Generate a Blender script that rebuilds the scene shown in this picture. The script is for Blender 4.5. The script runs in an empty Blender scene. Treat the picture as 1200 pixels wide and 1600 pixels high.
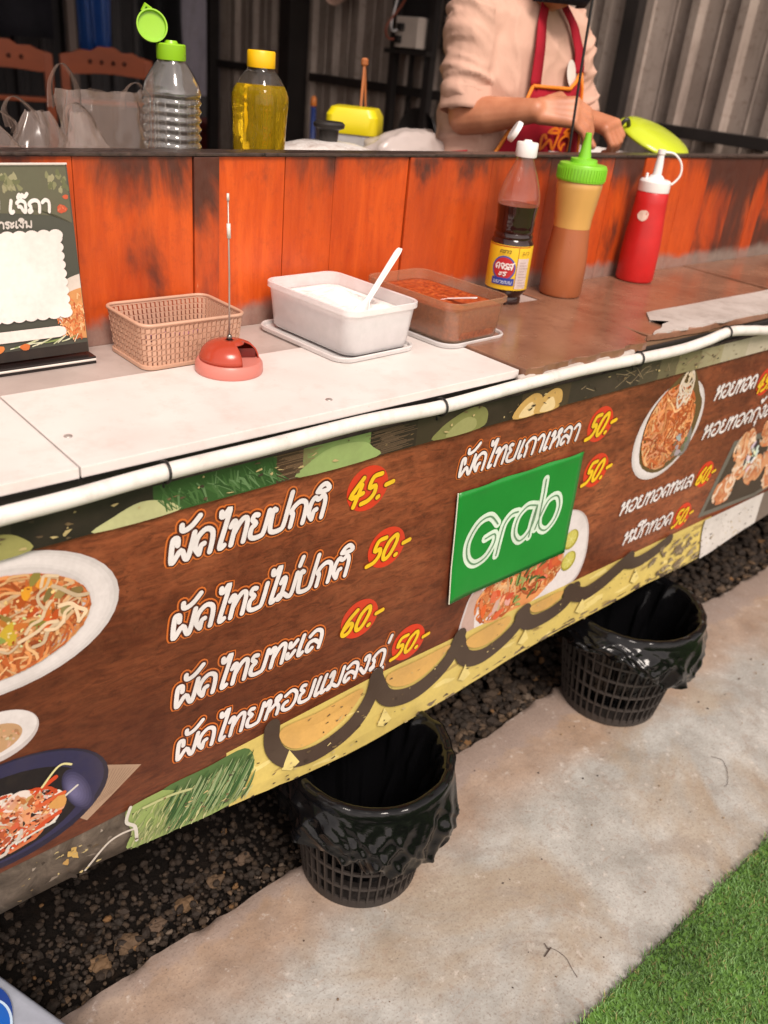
import bpy, bmesh, math, random
from math import sin, cos, pi, radians, sqrt, atan2
from mathutils import Vector, Matrix, noise
R = random.Random(7)
scene = bpy.context.scene
COL = scene.collection

# ------------------------------------------------------------------ camera
cam_d = bpy.data.cameras.new('camera')
cam = bpy.data.objects.new('camera', cam_d); COL.objects.link(cam)
cam_d.sensor_fit = 'VERTICAL'; cam_d.sensor_height = 36.0; cam_d.lens = 30.68
cam_d.clip_start = 0.02; cam_d.clip_end = 200
cam.matrix_world = Matrix(((0.75389, 0.24578, -0.60930, 0.0),
                           (-0.65058, 0.40863, -0.64013, 0.0),
                           (0.09164, 0.87899, 0.46796, 1.27),
                           (0, 0, 0, 1)))
cam_d.dof.use_dof = True; cam_d.dof.focus_distance = 1.22; cam_d.dof.aperture_fstop = 4.5
scene.camera = cam

# ------------------------------------------------------------------ world, sun, exposure
SUN_DIR = Vector((-0.30, -0.72, 1.0)).normalized()          # towards the light
world = bpy.data.worlds.new('World'); scene.world = world; world.use_nodes = True
wn = world.node_tree; wn.nodes.clear()
sky = wn.nodes.new('ShaderNodeTexSky'); sky.sky_type = 'NISHITA'; sky.sun_disc = False
sky.sun_elevation = math.asin(SUN_DIR.z); sky.sun_rotation = atan2(SUN_DIR.x, SUN_DIR.y)
hsv = wn.nodes.new('ShaderNodeHueSaturation'); hsv.inputs['Saturation'].default_value = 0.15
tint = wn.nodes.new('ShaderNodeMix'); tint.data_type = 'RGBA'; tint.blend_type = 'MULTIPLY'
tint.inputs[0].default_value = 1.0; tint.inputs[7].default_value = (1.0, 0.87, 0.79, 1)
bg = wn.nodes.new('ShaderNodeBackground'); bg.inputs[1].default_value = 0.15
wo = wn.nodes.new('ShaderNodeOutputWorld')
wn.links.new(sky.outputs[0], hsv.inputs['Color']); wn.links.new(hsv.outputs[0], tint.inputs[6])
wn.links.new(tint.outputs[2], bg.inputs[0]); wn.links.new(bg.outputs[0], wo.inputs[0])
sun_d = bpy.data.lights.new('sun', 'SUN'); sun_d.energy = 2.45; sun_d.angle = radians(22); sun_d.color = (1.0, 0.89, 0.80)
sun = bpy.data.objects.new('sun', sun_d); COL.objects.link(sun)
sun.rotation_euler = SUN_DIR.to_track_quat('Z', 'Y').to_euler(); sun.location = (1, -2, 4)
scene.view_settings.view_transform = 'Standard'; scene.view_settings.look = 'None'
scene.view_settings.gamma = 1.0; scene.view_settings.exposure = 0.60
scene.view_settings.use_curve_mapping = False
scene.cycles.max_bounces = 6; scene.cycles.diffuse_bounces = 3; scene.cycles.glossy_bounces = 3; scene.cycles.transparent_max_bounces = 16
scene.cycles.caustics_reflective = False; scene.cycles.caustics_refractive = False

# ------------------------------------------------------------------ helpers
def srgb(r, g, b):
    f = lambda c: (c/255/12.92) if c/255 <= 0.04045 else ((c/255+0.055)/1.055)**2.4
    return (f(r), f(g), f(b))

class NT:
    def __init__(s, name):
        s.m = bpy.data.materials.new(name); s.m.use_nodes = True
        s.t = s.m.node_tree; s.b = s.t.nodes['Principled BSDF']; s.o = s.t.nodes['Material Output']
        s._co = None
    def n(s, typ, **kw):
        nd = s.t.nodes.new(typ)
        for k, v in kw.items(): setattr(nd, k, v)
        return nd
    def l(s, a, b): s.t.links.new(a, b)
    def co(s, scale=(1, 1, 1), kind='Object'):
        tc = s.n('ShaderNodeTexCoord'); mp = s.n('ShaderNodeMapping')
        mp.inputs['Scale'].default_value = scale
        s.l(tc.outputs[kind], mp.inputs[0]); return mp.outputs[0]
    def pos(s, scale=(1, 1, 1)):
        g = s.n('ShaderNodeNewGeometry'); mp = s.n('ShaderNodeMapping'); mp.inputs['Scale'].default_value = scale
        s.l(g.outputs['Position'], mp.inputs[0]); return mp.outputs[0]
    def noise(s, vec, scale, detail=5, rough=0.55, dist=0.0):
        nd = s.n('ShaderNodeTexNoise'); nd.inputs['Scale'].default_value = scale
        nd.inputs['Detail'].default_value = detail; nd.inputs['Roughness'].default_value = rough
        nd.inputs['Distortion'].default_value = dist
        s.l(vec, nd.inputs['Vector']); return nd.outputs[0]
    def ramp(s, fac, stops, interp='LINEAR'):
        r = s.n('ShaderNodeValToRGB'); cr = r.color_ramp; cr.interpolation = interp
        while len(cr.elements) < len(stops): cr.elements.new(0.5)
        for e, (p, c) in zip(cr.elements, stops):
            e.position = p; e.color = tuple(c)+(1,) if hasattr(c, '__len__') else (c, c, c, 1)
        s.l(fac, r.inputs[0]); return r.outputs[0]
    def mix(s, fac, a, b, mode='MIX'):
        x = s.n('ShaderNodeMix', data_type='RGBA', blend_type=mode)
        for sock, v in ((x.inputs[0], fac), (x.inputs[6], a), (x.inputs[7], b)):
            if isinstance(v, (int, float)): sock.default_value = v
            elif isinstance(v, tuple): sock.default_value = v+(1,) if len(v) == 3 else v
            else: s.l(v, sock)
        return x.outputs[2]
    def math(s, op, a, b=None, c=None, clamp=False):
        x = s.n('ShaderNodeMath', operation=op, use_clamp=clamp)
        for i, v in enumerate((a, b, c)):
            if v is None: continue
            if isinstance(v, (int, float)): x.inputs[i].default_value = v
            else: s.l(v, x.inputs[i])
        return x.outputs[0]
    def sep(s, vec):
        x = s.n('ShaderNodeSeparateXYZ'); s.l(vec, x.inputs[0]); return x.outputs
    def band(s, v, a, b):           # smooth 0..1 as v goes a..b
        x = s.n('ShaderNodeMapRange', interpolation_type='SMOOTHSTEP')
        x.inputs[1].default_value = a; x.inputs[2].default_value = b
        s.l(v, x.inputs[0]); return x.outputs[0]
    def bump(s, h, strength=0.3, dist=0.002):
        x = s.n('ShaderNodeBump'); x.inputs['Strength'].default_value = strength; x.inputs['Distance'].default_value = dist
        s.l(h, x.inputs['Height']); s.l(x.outputs[0], s.b.inputs['Normal']); return x
    def base(s, v):
        if isinstance(v, tuple): s.b.inputs['Base Color'].default_value = v+(1,)
        else: s.l(v, s.b.inputs['Base Color'])
    def set(s, **kw):
        for k, v in kw.items():
            k = {'rough': 'Roughness', 'metal': 'Metallic', 'spec': 'Specular IOR Level', 'trans': 'Transmission Weight', 'ior': 'IOR',
                 'sss': 'Subsurface Weight', 'coat': 'Coat Weight', 'alpha': 'Alpha'}[k]
            if isinstance(v, (int, float)): s.b.inputs[k].default_value = v
            else: s.l(v, s.b.inputs[k])

MATS = {}
def plain(name, col, rough=0.5, var=0.15, scale=40, metal=0.0, bump=0.1, bdist=0.001, stretch=(1, 1, 1), **kw):
    """a base colour with soft procedural variation, wear and fine relief"""
    if name in MATS: return MATS[name]
    t = NT(name); v = t.co(stretch)
    n1 = t.noise(v, scale, 6); n2 = t.noise(v, scale*0.22, 3)
    dark = tuple(c*(1-var) for c in col); lite = tuple(min(1, c*(1+var*0.6)) for c in col)
    c = t.mix(t.ramp(n2, [(0.3, 0.0), (0.7, 1.0)]), dark, lite)
    c = t.mix(t.math('MULTIPLY', n1, var*0.8), c, dark)
    t.base(c); t.set(metal=metal, rough=t.math('ADD', t.math('MULTIPLY', n1, 0.18), max(0.02, rough-0.09)), **kw)
    if bump: t.bump(n1, bump, bdist)
    MATS[name] = t.m; return t.m

def see_through(name, col, haze, rough=0.08, gloss=1.0, glow=0.45):
    """thin clear plastic film: mostly transparent, milky by `haze`, with a glossy skin"""
    if name in MATS: return MATS[name]
    t = NT(name); t.t.nodes.remove(t.b)
    tr = t.n('ShaderNodeBsdfTransparent'); tr.inputs[0].default_value = (0.97, 0.97, 0.97, 1)
    df = t.n('ShaderNodeBsdfDiffuse'); df.inputs[0].default_value = col+(1,)
    tl = t.n('ShaderNodeBsdfTranslucent'); tl.inputs[0].default_value = col+(1,)
    md = t.n('ShaderNodeMixShader'); md.inputs[0].default_value = glow
    t.l(df.outputs[0], md.inputs[1]); t.l(tl.outputs[0], md.inputs[2])
    gl = t.n('ShaderNodeBsdfGlossy'); gl.inputs['Roughness'].default_value = rough
    v = t.co(); nz = t.noise(v, 25, 4)
    lw = t.n('ShaderNodeLayerWeight'); lw.inputs[0].default_value = 0.35
    m1 = t.n('ShaderNodeMixShader')
    f = t.math('ADD', t.math('MULTIPLY', nz, haze*0.8), haze*0.6, clamp=True)
    f = t.math('ADD', f, t.math('MULTIPLY', lw.outputs[1], haze*0.8), clamp=True)
    t.l(f, m1.inputs[0]); t.l(tr.outputs[0], m1.inputs[1]); t.l(md.outputs[0], m1.inputs[2])
    l2 = t.n('ShaderNodeLayerWeight'); l2.inputs[0].default_value = 0.5      # facing term, the same from inside and outside of the film
    ff = t.math('ADD', t.math('MULTIPLY', t.math('POWER', l2.outputs[1], 3.0), 0.6*gloss), 0.05*gloss, clamp=True)
    m2 = t.n('ShaderNodeMixShader'); t.l(ff, m2.inputs[0])
    t.l(m1.outputs[0], m2.inputs[1]); t.l(gl.outputs[0], m2.inputs[2]); t.l(m2.outputs[0], t.o.inputs[0])
    MATS[name] = t.m; return t.m

class MB:
    """collects faces; build() links them as one mesh object"""
    def __init__(s): s.v = []; s.f = []; s.mi = []; s.c = []; s.cur = 0; s.col = (1, 1, 1)
    def face(s, idx): s.f.append(tuple(idx)); s.mi.append(s.cur); s.c.append(s.col)
    def add(s, vs, fs):
        o = len(s.v); s.v += [tuple(p) for p in vs]
        for f in fs: s.face([i+o for i in f])
    def box(s, c, d, rot=0.0, M=None, bev=0.0):
        x, y, z = d[0]/2, d[1]/2, d[2]/2
        if bev <= 0:
            vs = [(-x, -y, -z), (x, -y, -z), (x, y, -z), (-x, y, -z), (-x, -y, z), (x, -y, z), (x, y, z), (-x, y, z)]
            fs = [(0, 3, 2, 1), (4, 5, 6, 7), (0, 1, 5, 4), (1, 2, 6, 5), (2, 3, 7, 6), (3, 0, 4, 7)]
        else:
            bm = bmesh.new(); bmesh.ops.create_cube(bm, size=1)
            for q in bm.verts: q.co = Vector((q.co.x*d[0], q.co.y*d[1], q.co.z*d[2]))
            bmesh.ops.bevel(bm, geom=bm.edges[:], offset=min(bev, min(d)*0.45), segments=2, affect='EDGES', profile=0.7)
            vs = [q.co.copy() for q in bm.verts]; bm.verts.index_update()
            fs = [[q.index for q in f.verts] for f in bm.faces]; bm.free()
        cr, sr = cos(rot), sin(rot); out = []
        for p in vs:
            p = Vector(p)
            if M is not None: p = M @ p
            out.append((c[0]+p.x*cr-p.y*sr, c[1]+p.x*sr+p.y*cr, c[2]+p.z))
        s.add(out, fs)
    def bar(s, a, b, w, h, up=(0, 0, 1), bev=0.0):
        a, b = Vector(a), Vector(b); d = b-a; z = d.normalized(); u = Vector(up)
        x = u.cross(z)
        if x.length < 1e-4: x = Vector((1, 0, 0)).cross(z)
        x.normalize(); y = z.cross(x)
        M = Matrix((x, y, z)).transposed()
        s.box((a+b)/2, (w, h, d.length), M=M, bev=bev)
    def grid(s, rows, closed_u=False, closed_v=False):
        """rows: list of equal-length point lists"""
        o = len(s.v); nv = len(rows); nu = len(rows[0])
        for r in rows: s.v += [tuple(p) for p in r]
        for j in range(nv if closed_v else nv-1):
            for i in range(nu if closed_u else nu-1):
                a = o+j*nu+i; b = o+j*nu+(i+1) % nu; c = o+((j+1) % nv)*nu+(i+1) % nu; d = o+((j+1) % nv)*nu+i
                s.face((a, b, c, d))
    def lathe(s, prof, c=(0, 0, 0), n=32, cap0=True, cap1=True, sq=1.0, rot=0.0, sx=1.0, sy=1.0):
        rows = []
        for r, z in prof:
            row = []
            for i in range(n):
                a = 2*pi*i/n
                ca, sa = cos(a), sin(a)
                k = 1.0 if sq == 1.0 else 1.0/((abs(ca)**sq+abs(sa)**sq)**(1/sq))
                x, y = r*ca*k*sx, r*sa*k*sy
                row.append((c[0]+x*cos(rot)-y*sin(rot), c[1]+x*sin(rot)+y*cos(rot), c[2]+z))
            rows.append(row)
        o = len(s.v); s.grid(rows, closed_u=True)
        if cap0: s.face([o+i for i in range(n)][::-1])
        if cap1: s.face([o+(len(prof)-1)*n+i for i in range(n)])
    def tube(s, pts, r, n=8, caps=True, closed=False):
        pts = [Vector(p) for p in pts]; m = len(pts); rows = []
        rr = r if hasattr(r, '__len__') else [r]*m
        pn = None
        for i, p in enumerate(pts):
            if closed: t = pts[(i+1) % m]-pts[i-1]
            else: t = pts[min(i+1, m-1)]-pts[max(i-1, 0)]
            t.normalize()
            if pn is None:
                pn = t.orthogonal().normalized()
            pn = (pn-t*pn.dot(t)).normalized(); bn = t.cross(pn)
            rows.append([p+(pn*cos(2*pi*k/n)+bn*sin(2*pi*k/n))*rr[i] for k in range(n)])
        o = len(s.v); s.grid(rows, closed_u=True, closed_v=closed)
        if caps and not closed:
            s.face([o+k for k in range(n)][::-1]); s.face([o+(m-1)*n+k for k in range(n)])
    def sphere(s, c, r, n=12, m=8, sc=(1, 1, 1)):
        rows = []
        for j in range(1, m):
            t = pi*j/m
            rows.append([(c[0]+r*sc[0]*sin(t)*cos(2*pi*i/n), c[1]+r*sc[1]*sin(t)*sin(2*pi*i/n), c[2]-r*sc[2]*cos(t)) for i in range(n)])
        o = len(s.v); s.grid(rows, closed_u=True)
        a = len(s.v); s.v += [(c[0], c[1], c[2]-r*sc[2]), (c[0], c[1], c[2]+r*sc[2])]
        for i in range(n):
            s.face((a, o+(i+1) % n, o+i)); s.face((a+1, o+(m-2)*n+i, o+(m-2)*n+(i+1) % n))
    def build(s, name, mat, parent=None, smooth=False, auto=None):
        me = bpy.data.meshes.new(name); me.from_pydata(s.v, [], s.f)
        mats = mat if isinstance(mat, (list, tuple)) else [mat]
        for m in mats: me.materials.append(m)
        if len(mats) > 1: me.polygons.foreach_set('material_index', s.mi)
        if any(c != (1, 1, 1) for c in s.c):
            at = me.color_attributes.new('Col', 'FLOAT_COLOR', 'CORNER')
            data = []
            for p, c in zip(me.polygons, s.c): data += (list(c)+[1.0]*(4-len(c)))*p.loop_total
            at.data.foreach_set('color', data)
        if smooth: me.polygons.foreach_set('use_smooth', [True]*len(me.polygons))
        me.update()
        if auto is not None:
            me.polygons.foreach_set('use_smooth', [True]*len(me.polygons)); me.set_sharp_from_angle(angle=radians(auto))
        o = bpy.data.objects.new(name, me); COL.objects.link(o)
        if parent is not None:
            o.parent = parent; o.matrix_parent_inverse = parent.matrix_world.inverted()
        return o

def empty(name, loc, label, cat, group=None):
    o = bpy.data.objects.new(name, None); COL.objects.link(o); o.location = loc; o.empty_display_size = 0.05
    o.matrix_world = Matrix.Translation(loc)
    return tag(o, label, cat, group)
def tag(o, label=None, cat=None, group=None, kind=None):
    if label: o['label'] = label
    if cat: o['category'] = cat
    if group: o['group'] = group
    if kind: o['kind'] = kind
    return o
def struct(o): o['kind'] = 'structure'; return o
def recalc(o):
    bm = bmesh.new(); bm.from_mesh(o.data); bmesh.ops.recalc_face_normals(bm, faces=bm.faces[:]); bm.to_mesh(o.data); bm.free(); return o
def modifier(o, typ, **kw):
    m = o.modifiers.new(typ.lower(), typ)
    for k, v in kw.items(): setattr(m, k, v)
    return m
def crom(pts, k=5, closed=False):
    """Catmull-Rom through 2-D or 3-D points"""
    if len(pts) < 3: return [tuple(p) for p in pts] if not closed else pts
    out = []; n = len(pts)
    P = lambda i: pts[i % n] if closed else pts[max(0, min(n-1, i))]
    for i in range(n if closed else n-1):
        p0, p1, p2, p3 = P(i-1), P(i), P(i+1), P(i+2)
        for j in range(k):
            t = j/k
            out.append(tuple(0.5*(2*b+(c-a)*t+(2*a-5*b+4*c-d)*t*t+(3*b-a-3*c+d)*t**3) for a, b, c, d in zip(p0, p1, p2, p3)))
    if not closed: out.append(tuple(pts[-1]))
    return out
def fbm(x, y, z=0.0, o=4): return noise.fractal(Vector((x, y, z)), 1.0, 2.0, o)
def rrect(w, d, r, n=6):
    """rounded rectangle outline, counter-clockwise"""
    out = []
    for cx, cy, a0 in ((w/2-r, d/2-r, 0), (-w/2+r, d/2-r, 90), (-w/2+r, -d/2+r, 180), (w/2-r, -d/2+r, 270)):
        for i in range(n+1):
            a = radians(a0+90*i/n); out.append((cx+r*cos(a), cy+r*sin(a)))
    return out
def loft(mb, secs, c=(0, 0, 0), rot=0.0, cap0=True, cap1=False, n=6):
    """secs: (w, d, r, z) rounded-rectangle sections"""
    rows = []
    for w, d, r, z in secs:
        rows.append([(c[0]+x*cos(rot)-y*sin(rot), c[1]+x*sin(rot)+y*cos(rot), c[2]+z) for x, y in rrect(w, d, r, n)])
    o = len(mb.v); m = len(rows[0]); mb.grid(rows, closed_u=True)
    if cap0: mb.face([o+i for i in range(m)][::-1])
    if cap1: mb.face([o+(len(rows)-1)*m+i for i in range(m)])

# ------------------------------------------------------------------ flat print (lettering, pictures) on a surface
def print_material():
    t = NT('printed_ink')
    a = t.n('ShaderNodeAttribute', attribute_name='Col'); v = t.pos()
    n1 = t.noise(v, 160, 5); n2 = t.noise(v, 14, 4)
    c = t.mix(t.math('MULTIPLY', n1, 0.22), a.outputs[0], (0.05, 0.03, 0.02))
    c = t.mix(t.math('MULTIPLY', t.ramp(n2, [(0.45, 0.0), (0.8, 1.0)]), 0.25), c, (0.12, 0.085, 0.06))
    t.base(c); t.set(rough=0.42, spec=0.35)
    return t.m
INK = print_material()

class Print(MB):
    """coloured shapes lying on a surface; every shape a hair above the one before"""
    def __init__(s, frame, off=0.0006, step=0.00003):
        super().__init__(); s.fr = frame; s.off = off; s.step = step
    def up(s, k=1): s.off += s.step*k
    def poly(s, pts, col, centre=None):
        s.col = col; s.up()
        if centre is None: centre = (sum(p[0] for p in pts)/len(pts), sum(p[1] for p in pts)/len(pts))
        o = len(s.v); s.v.append(s.fr(centre[0], centre[1], s.off))
        s.v += [s.fr(p[0], p[1], s.off) for p in pts]; n = len(pts)
        for i in range(n): s.face((o, o+1+i, o+1+(i+1) % n))
    def ellipse(s, cx, cy, rx, ry, col, rot=0.0, n=40, wob=0.0, a0=0.0, a1=2*pi):
        pts = []
        for i in range(n):
            a = a0+(a1-a0)*i/(n if a1-a0 > 6.28 else n-1); k = 1+wob*sin(3*a+cx*90)+wob*0.6*sin(7*a+cy*50)
            x, y = rx*cos(a)*k, ry*sin(a)*k
            pts.append((cx+x*cos(rot)-y*sin(rot), cy+x*sin(rot)+y*cos(rot)))
        s.poly(pts, col, (cx, cy) if a1-a0 > 6.28 else None)
    def stroke(s, pts, w, col, taper=False):
        """a ribbon with round ends along a 2-D path; climbs a little so that crossings never share a plane"""
        s.col = col; n = len(pts)
        if n < 2: return
        L, Rr = [], []
        for i, p in enumerate(pts):
            a = pts[max(i-1, 0)]; b = pts[min(i+1, n-1)]
            dx, dy = b[0]-a[0], b[1]-a[1]; d = sqrt(dx*dx+dy*dy) or 1e-9
            ww = w/2*(1 if not taper else max(0.15, sin(pi*(i+0.5)/n)))
            L.append((p[0]-dy/d*ww, p[1]+dx/d*ww)); Rr.append((p[0]+dy/d*ww, p[1]-dx/d*ww))
        o = len(s.v)
        for i in range(n):
            s.off += s.step*0.05
            s.v.append(s.fr(*L[i], s.off)); s.v.append(s.fr(*Rr[i], s.off))
        for i in range(n-1): s.face((o+2*i, o+2*i+1, o+2*i+3, o+2*i+2))
        if not taper:
            for (p, q) in ((pts[0], pts[1]), (pts[-1], pts[-2])):
                a = atan2(p[1]-q[1], p[0]-q[0]); s.off += s.step*0.05; k = len(s.v)
                s.v += [s.fr(p[0]+w/2*cos(a-pi/2+pi*j/6), p[1]+w/2*sin(a-pi/2+pi*j/6), s.off) for j in range(7)]
                s.face(list(range(k, k+7)))
        s.up()

# strokes of the Thai letters, figures and marks: x-height 1, baseline 0; marks stand left of the pen
GL = {
 'ผ': (0.78, [[(.2,.66),(.16,.92),(.02,.95),(0,.7),(.06,.1),(.14,.02),(.36,.42),(.58,.02),(.68,.1),(.74,1.0)]]),
 'พ': (0.78, [[(.18,.8),(.1,1),(0,.85),(.06,.05),(.36,.7),(.6,.05),(.72,1.0)]]),
 'ด': (0.72, [[(.34,.42),(.24,.36),(.22,.04)],[(.22,.04),(.03,.35),(.06,.75),(.3,1.0),(.56,.86),(.63,.5),(.62,0)]]),
 'ต': (0.76, [[(.34,.42),(.24,.36),(.22,.04)],[(.22,.04),(.03,.35),(.04,.75),(.16,.97),(.34,.84),(.52,.98),(.66,.7),(.66,0)]]),
 'ไ': (0.42, [[(.0,1.5),(.03,1.32),(.13,1.32),(.30,1.58),(.27,1.0),(.19,.12),(.26,.0),(.36,.08)]]),
 'ท': (0.74, [[(.0,.78),(.08,.98),(.18,.86),(.16,.4),(.15,.0)],[(.16,.42),(.34,.86),(.5,1.0),(.63,.8),(.62,.0)]]),
 'ย': (0.74, [[(.22,.94),(.08,.98),(.03,.8),(.2,.6),(.07,.46),(.06,.16),(.2,.0),(.46,.0),(.6,.14),(.66,1.0)]]),
 'ป': (0.76, [[(.14,.92),(.03,.98),(.02,.6),(.06,.14),(.2,.0),(.46,.0),(.6,.14),(.64,.8),(.68,1.5)]]),
 'ก': (0.72, [[(.1,0),(.1,.5),(.0,.64),(.12,.88),(.34,1.0),(.57,.86),(.63,.5),(.62,0)]]),
 'ม': (0.76, [[(.0,.78),(.08,.98),(.18,.86),(.14,.3),(.12,.1),(.02,.02),(.02,.2),(.2,.24),(.46,.02),(.6,.12),(.66,1.0)]]),
 'ะ': (0.42, [[(.04,.86),(.06,.66),(.18,.66),(.34,.88)],[(.02,.34),(.04,.12),(.16,.12),(.32,.36)]]),
 'เ': (0.34, [[(.24,.1),(.14,.0),(.06,.1),(.08,.5),(.14,1.0)]]),
 'แ': (0.62, [[(.24,.1),(.14,.0),(.06,.1),(.08,.5),(.14,1.0)],[(.54,.1),(.44,.0),(.36,.1),(.38,.5),(.44,1.0)]]),
 'ล': (0.74, [[(.28,.12),(.14,.0),(.03,.14),(.08,.44),(.3,.5),(.5,.34),(.62,.2)],[(.06,.8),(.3,1.0),(.56,.86),(.64,.5),(.62,0)]]),
 'ส': (0.8, [[(.28,.12),(.14,.0),(.03,.14),(.08,.44),(.3,.5),(.5,.34),(.62,.2)],[(.06,.8),(.3,1.0),(.56,.86),(.64,.5),(.62,0)],[(.5,.95),(.62,1.05),(.76,1.25)]]),
 'ห': (0.76, [[(.0,.78),(.08,.98),(.18,.86),(.15,.4),(.12,.0)],[(.14,.3),(.4,.58),(.64,.86),(.58,1.02),(.44,.94),(.48,.7),(.64,.4),(.64,0)]]),
 'อ': (0.72, [[(.22,.46),(.1,.42),(.04,.2),(.2,.0),(.46,.0),(.62,.3),(.6,.75),(.34,1.0),(.06,.84)]]),
 'ง': (0.56, [[(.2,.82),(.2,.98),(.38,.98),(.42,.6),(.36,.02),(.2,.16),(.02,.42)]]),
 'ภ': (0.8, [[(.2,.12),(.08,.0),(.02,.12),(.14,.22),(.14,.5),(.04,.64),(.16,.88),(.4,1.0),(.62,.86),(.68,.5),(.66,0)]]),
 'า': (0.52, [[(.0,.8),(.18,1.0),(.38,.86),(.42,.5),(.4,0)]]),
 'น': (0.78, [[(.0,.78),(.08,.98),(.18,.86),(.14,.3),(.12,.0)],[(.12,.06),(.3,.22),(.52,.02),(.62,.1),(.66,1.0)]]),
 'จ': (0.68, [[(.06,.8),(.26,1.0),(.52,.86),(.58,.5),(.54,.02),(.4,.2),(.3,.46),(.16,.5)]]),
 'ร': (0.5, [[(.12,.14),(.2,.0),(.34,.1),(.36,.5),(.1,.66),(.06,.84),(.2,.96),(.44,.96)]]),
 'ช': (0.76, [[(.16,.66),(.14,.92),(.0,.9),(.04,.6),(.14,.1),(.34,.0),(.54,.14),(.56,.6),(.5,.8),(.72,1.12)]]),
 'ำ': (0.52, [[(-.2,1.2),(-.1,1.3),(0,1.2),(-.1,1.1),(-.2,1.2)],[(.0,.8),(.18,1.0),(.38,.86),(.42,.5),(.4,0)]]),
 'ว': (0.6, [[(.04,.8),(.24,1.0),(.46,.84),(.5,.4),(.46,0),(.32,.1)]]),
 'ั': (0, [[(-.62,1.42),(-.58,1.22),(-.42,1.2),(-.22,1.34),(-.02,1.62)]]),
 'ิ': (0, [[(-.62,1.2),(-.5,1.4),(-.3,1.46),(-.1,1.22),(-.36,1.16),(-.62,1.2)]]),
 'ี': (0, [[(-.62,1.2),(-.5,1.4),(-.3,1.46),(-.1,1.22),(-.36,1.16),(-.62,1.2)],[(-.1,1.22),(-.06,1.6)]]),
 'ึ': (0, [[(-.62,1.2),(-.5,1.4),(-.3,1.46),(-.1,1.22),(-.36,1.16),(-.62,1.2)],[(-.1,1.3),(-.02,1.42),(.06,1.3),(-.02,1.2),(-.1,1.3)]]),
 '่': (0, [[(-.12,1.3),(-.06,1.66)]]),
 '้': (0, [[(-.42,1.62),(-.3,1.64),(-.32,1.44),(-.2,1.48),(.0,1.8)]]),
 '๊': (0, [[(-.6,1.26),(-.5,1.5),(-.4,1.26),(-.34,1.48),(-.2,1.3),(-.04,1.56)]]),
 'ุ': (0, [[(-.26,-.2),(-.12,-.2),(-.12,-.5)]]),
 'ู': (0, [[(-.5,-.2),(-.36,-.2),(-.34,-.5),(-.1,-.5),(-.08,-.2)]]),
 '4': (0.72, [[(.5,1.1),(.08,.36),(.7,.42)],[(.52,.8),(.4,-.1)]]),
 '5': (0.7, [[(.66,1.08),(.26,1.02),(.2,.58),(.5,.6),(.56,.28),(.36,.02),(.0,-.06)]]),
 '6': (0.68, [[(.56,1.1),(.2,.7),(.04,.2),(.2,.0),(.46,.1),(.52,.4),(.34,.52),(.1,.3)]]),
 '0': (0.72, [[(.42,1.04),(.16,.8),(.06,.3),(.2,.0),(.46,.14),(.64,.7),(.56,1.02),(.42,1.04)]]),
 '.': (0.24, [[(.06,.02),(.11,.05)]]),
 '-': (0.44, [[(.04,.5),(.4,.56)]]),
 ' ': (0.4, []),
}
def text_strokes(txt, x0, y0, h, x1=None, slant=0.22, k=4):
    adv = 0; out = []
    for ch in txt:
        w, st = GL[ch]
        for s_ in st: out.append([(p[0]+adv, p[1]) for p in s_])
        adv += w+0.06 if w else 0
    sx = h if x1 is None else (x1-x0)/max(adv, 0.1)
    return [[(x0+(p[0]+slant*p[1]*h/sx)*sx, y0+p[1]*h) for p in crom(s_, k)] for s_ in out]
def lettering(frame, txt, x0, y0, h, x1, layers, parent, name='lettering', off=0.0006, slant=0.22, k=4, gap=0.0006):
    pr = Print(frame, off, 0.00001)
    st = text_strokes(txt, x0, y0, h, x1, slant, k)
    for i, (col, w) in enumerate(layers):
        pr.off = off+i*gap
        for s_ in st: pr.stroke(s_, w, col)
    return pr.build(name, INK, parent)

# ================================================================== SETTING
YB = 1.16           # front face of the orange boards
TOP = 0.86          # counter top
YF = 0.797          # banner plane

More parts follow.
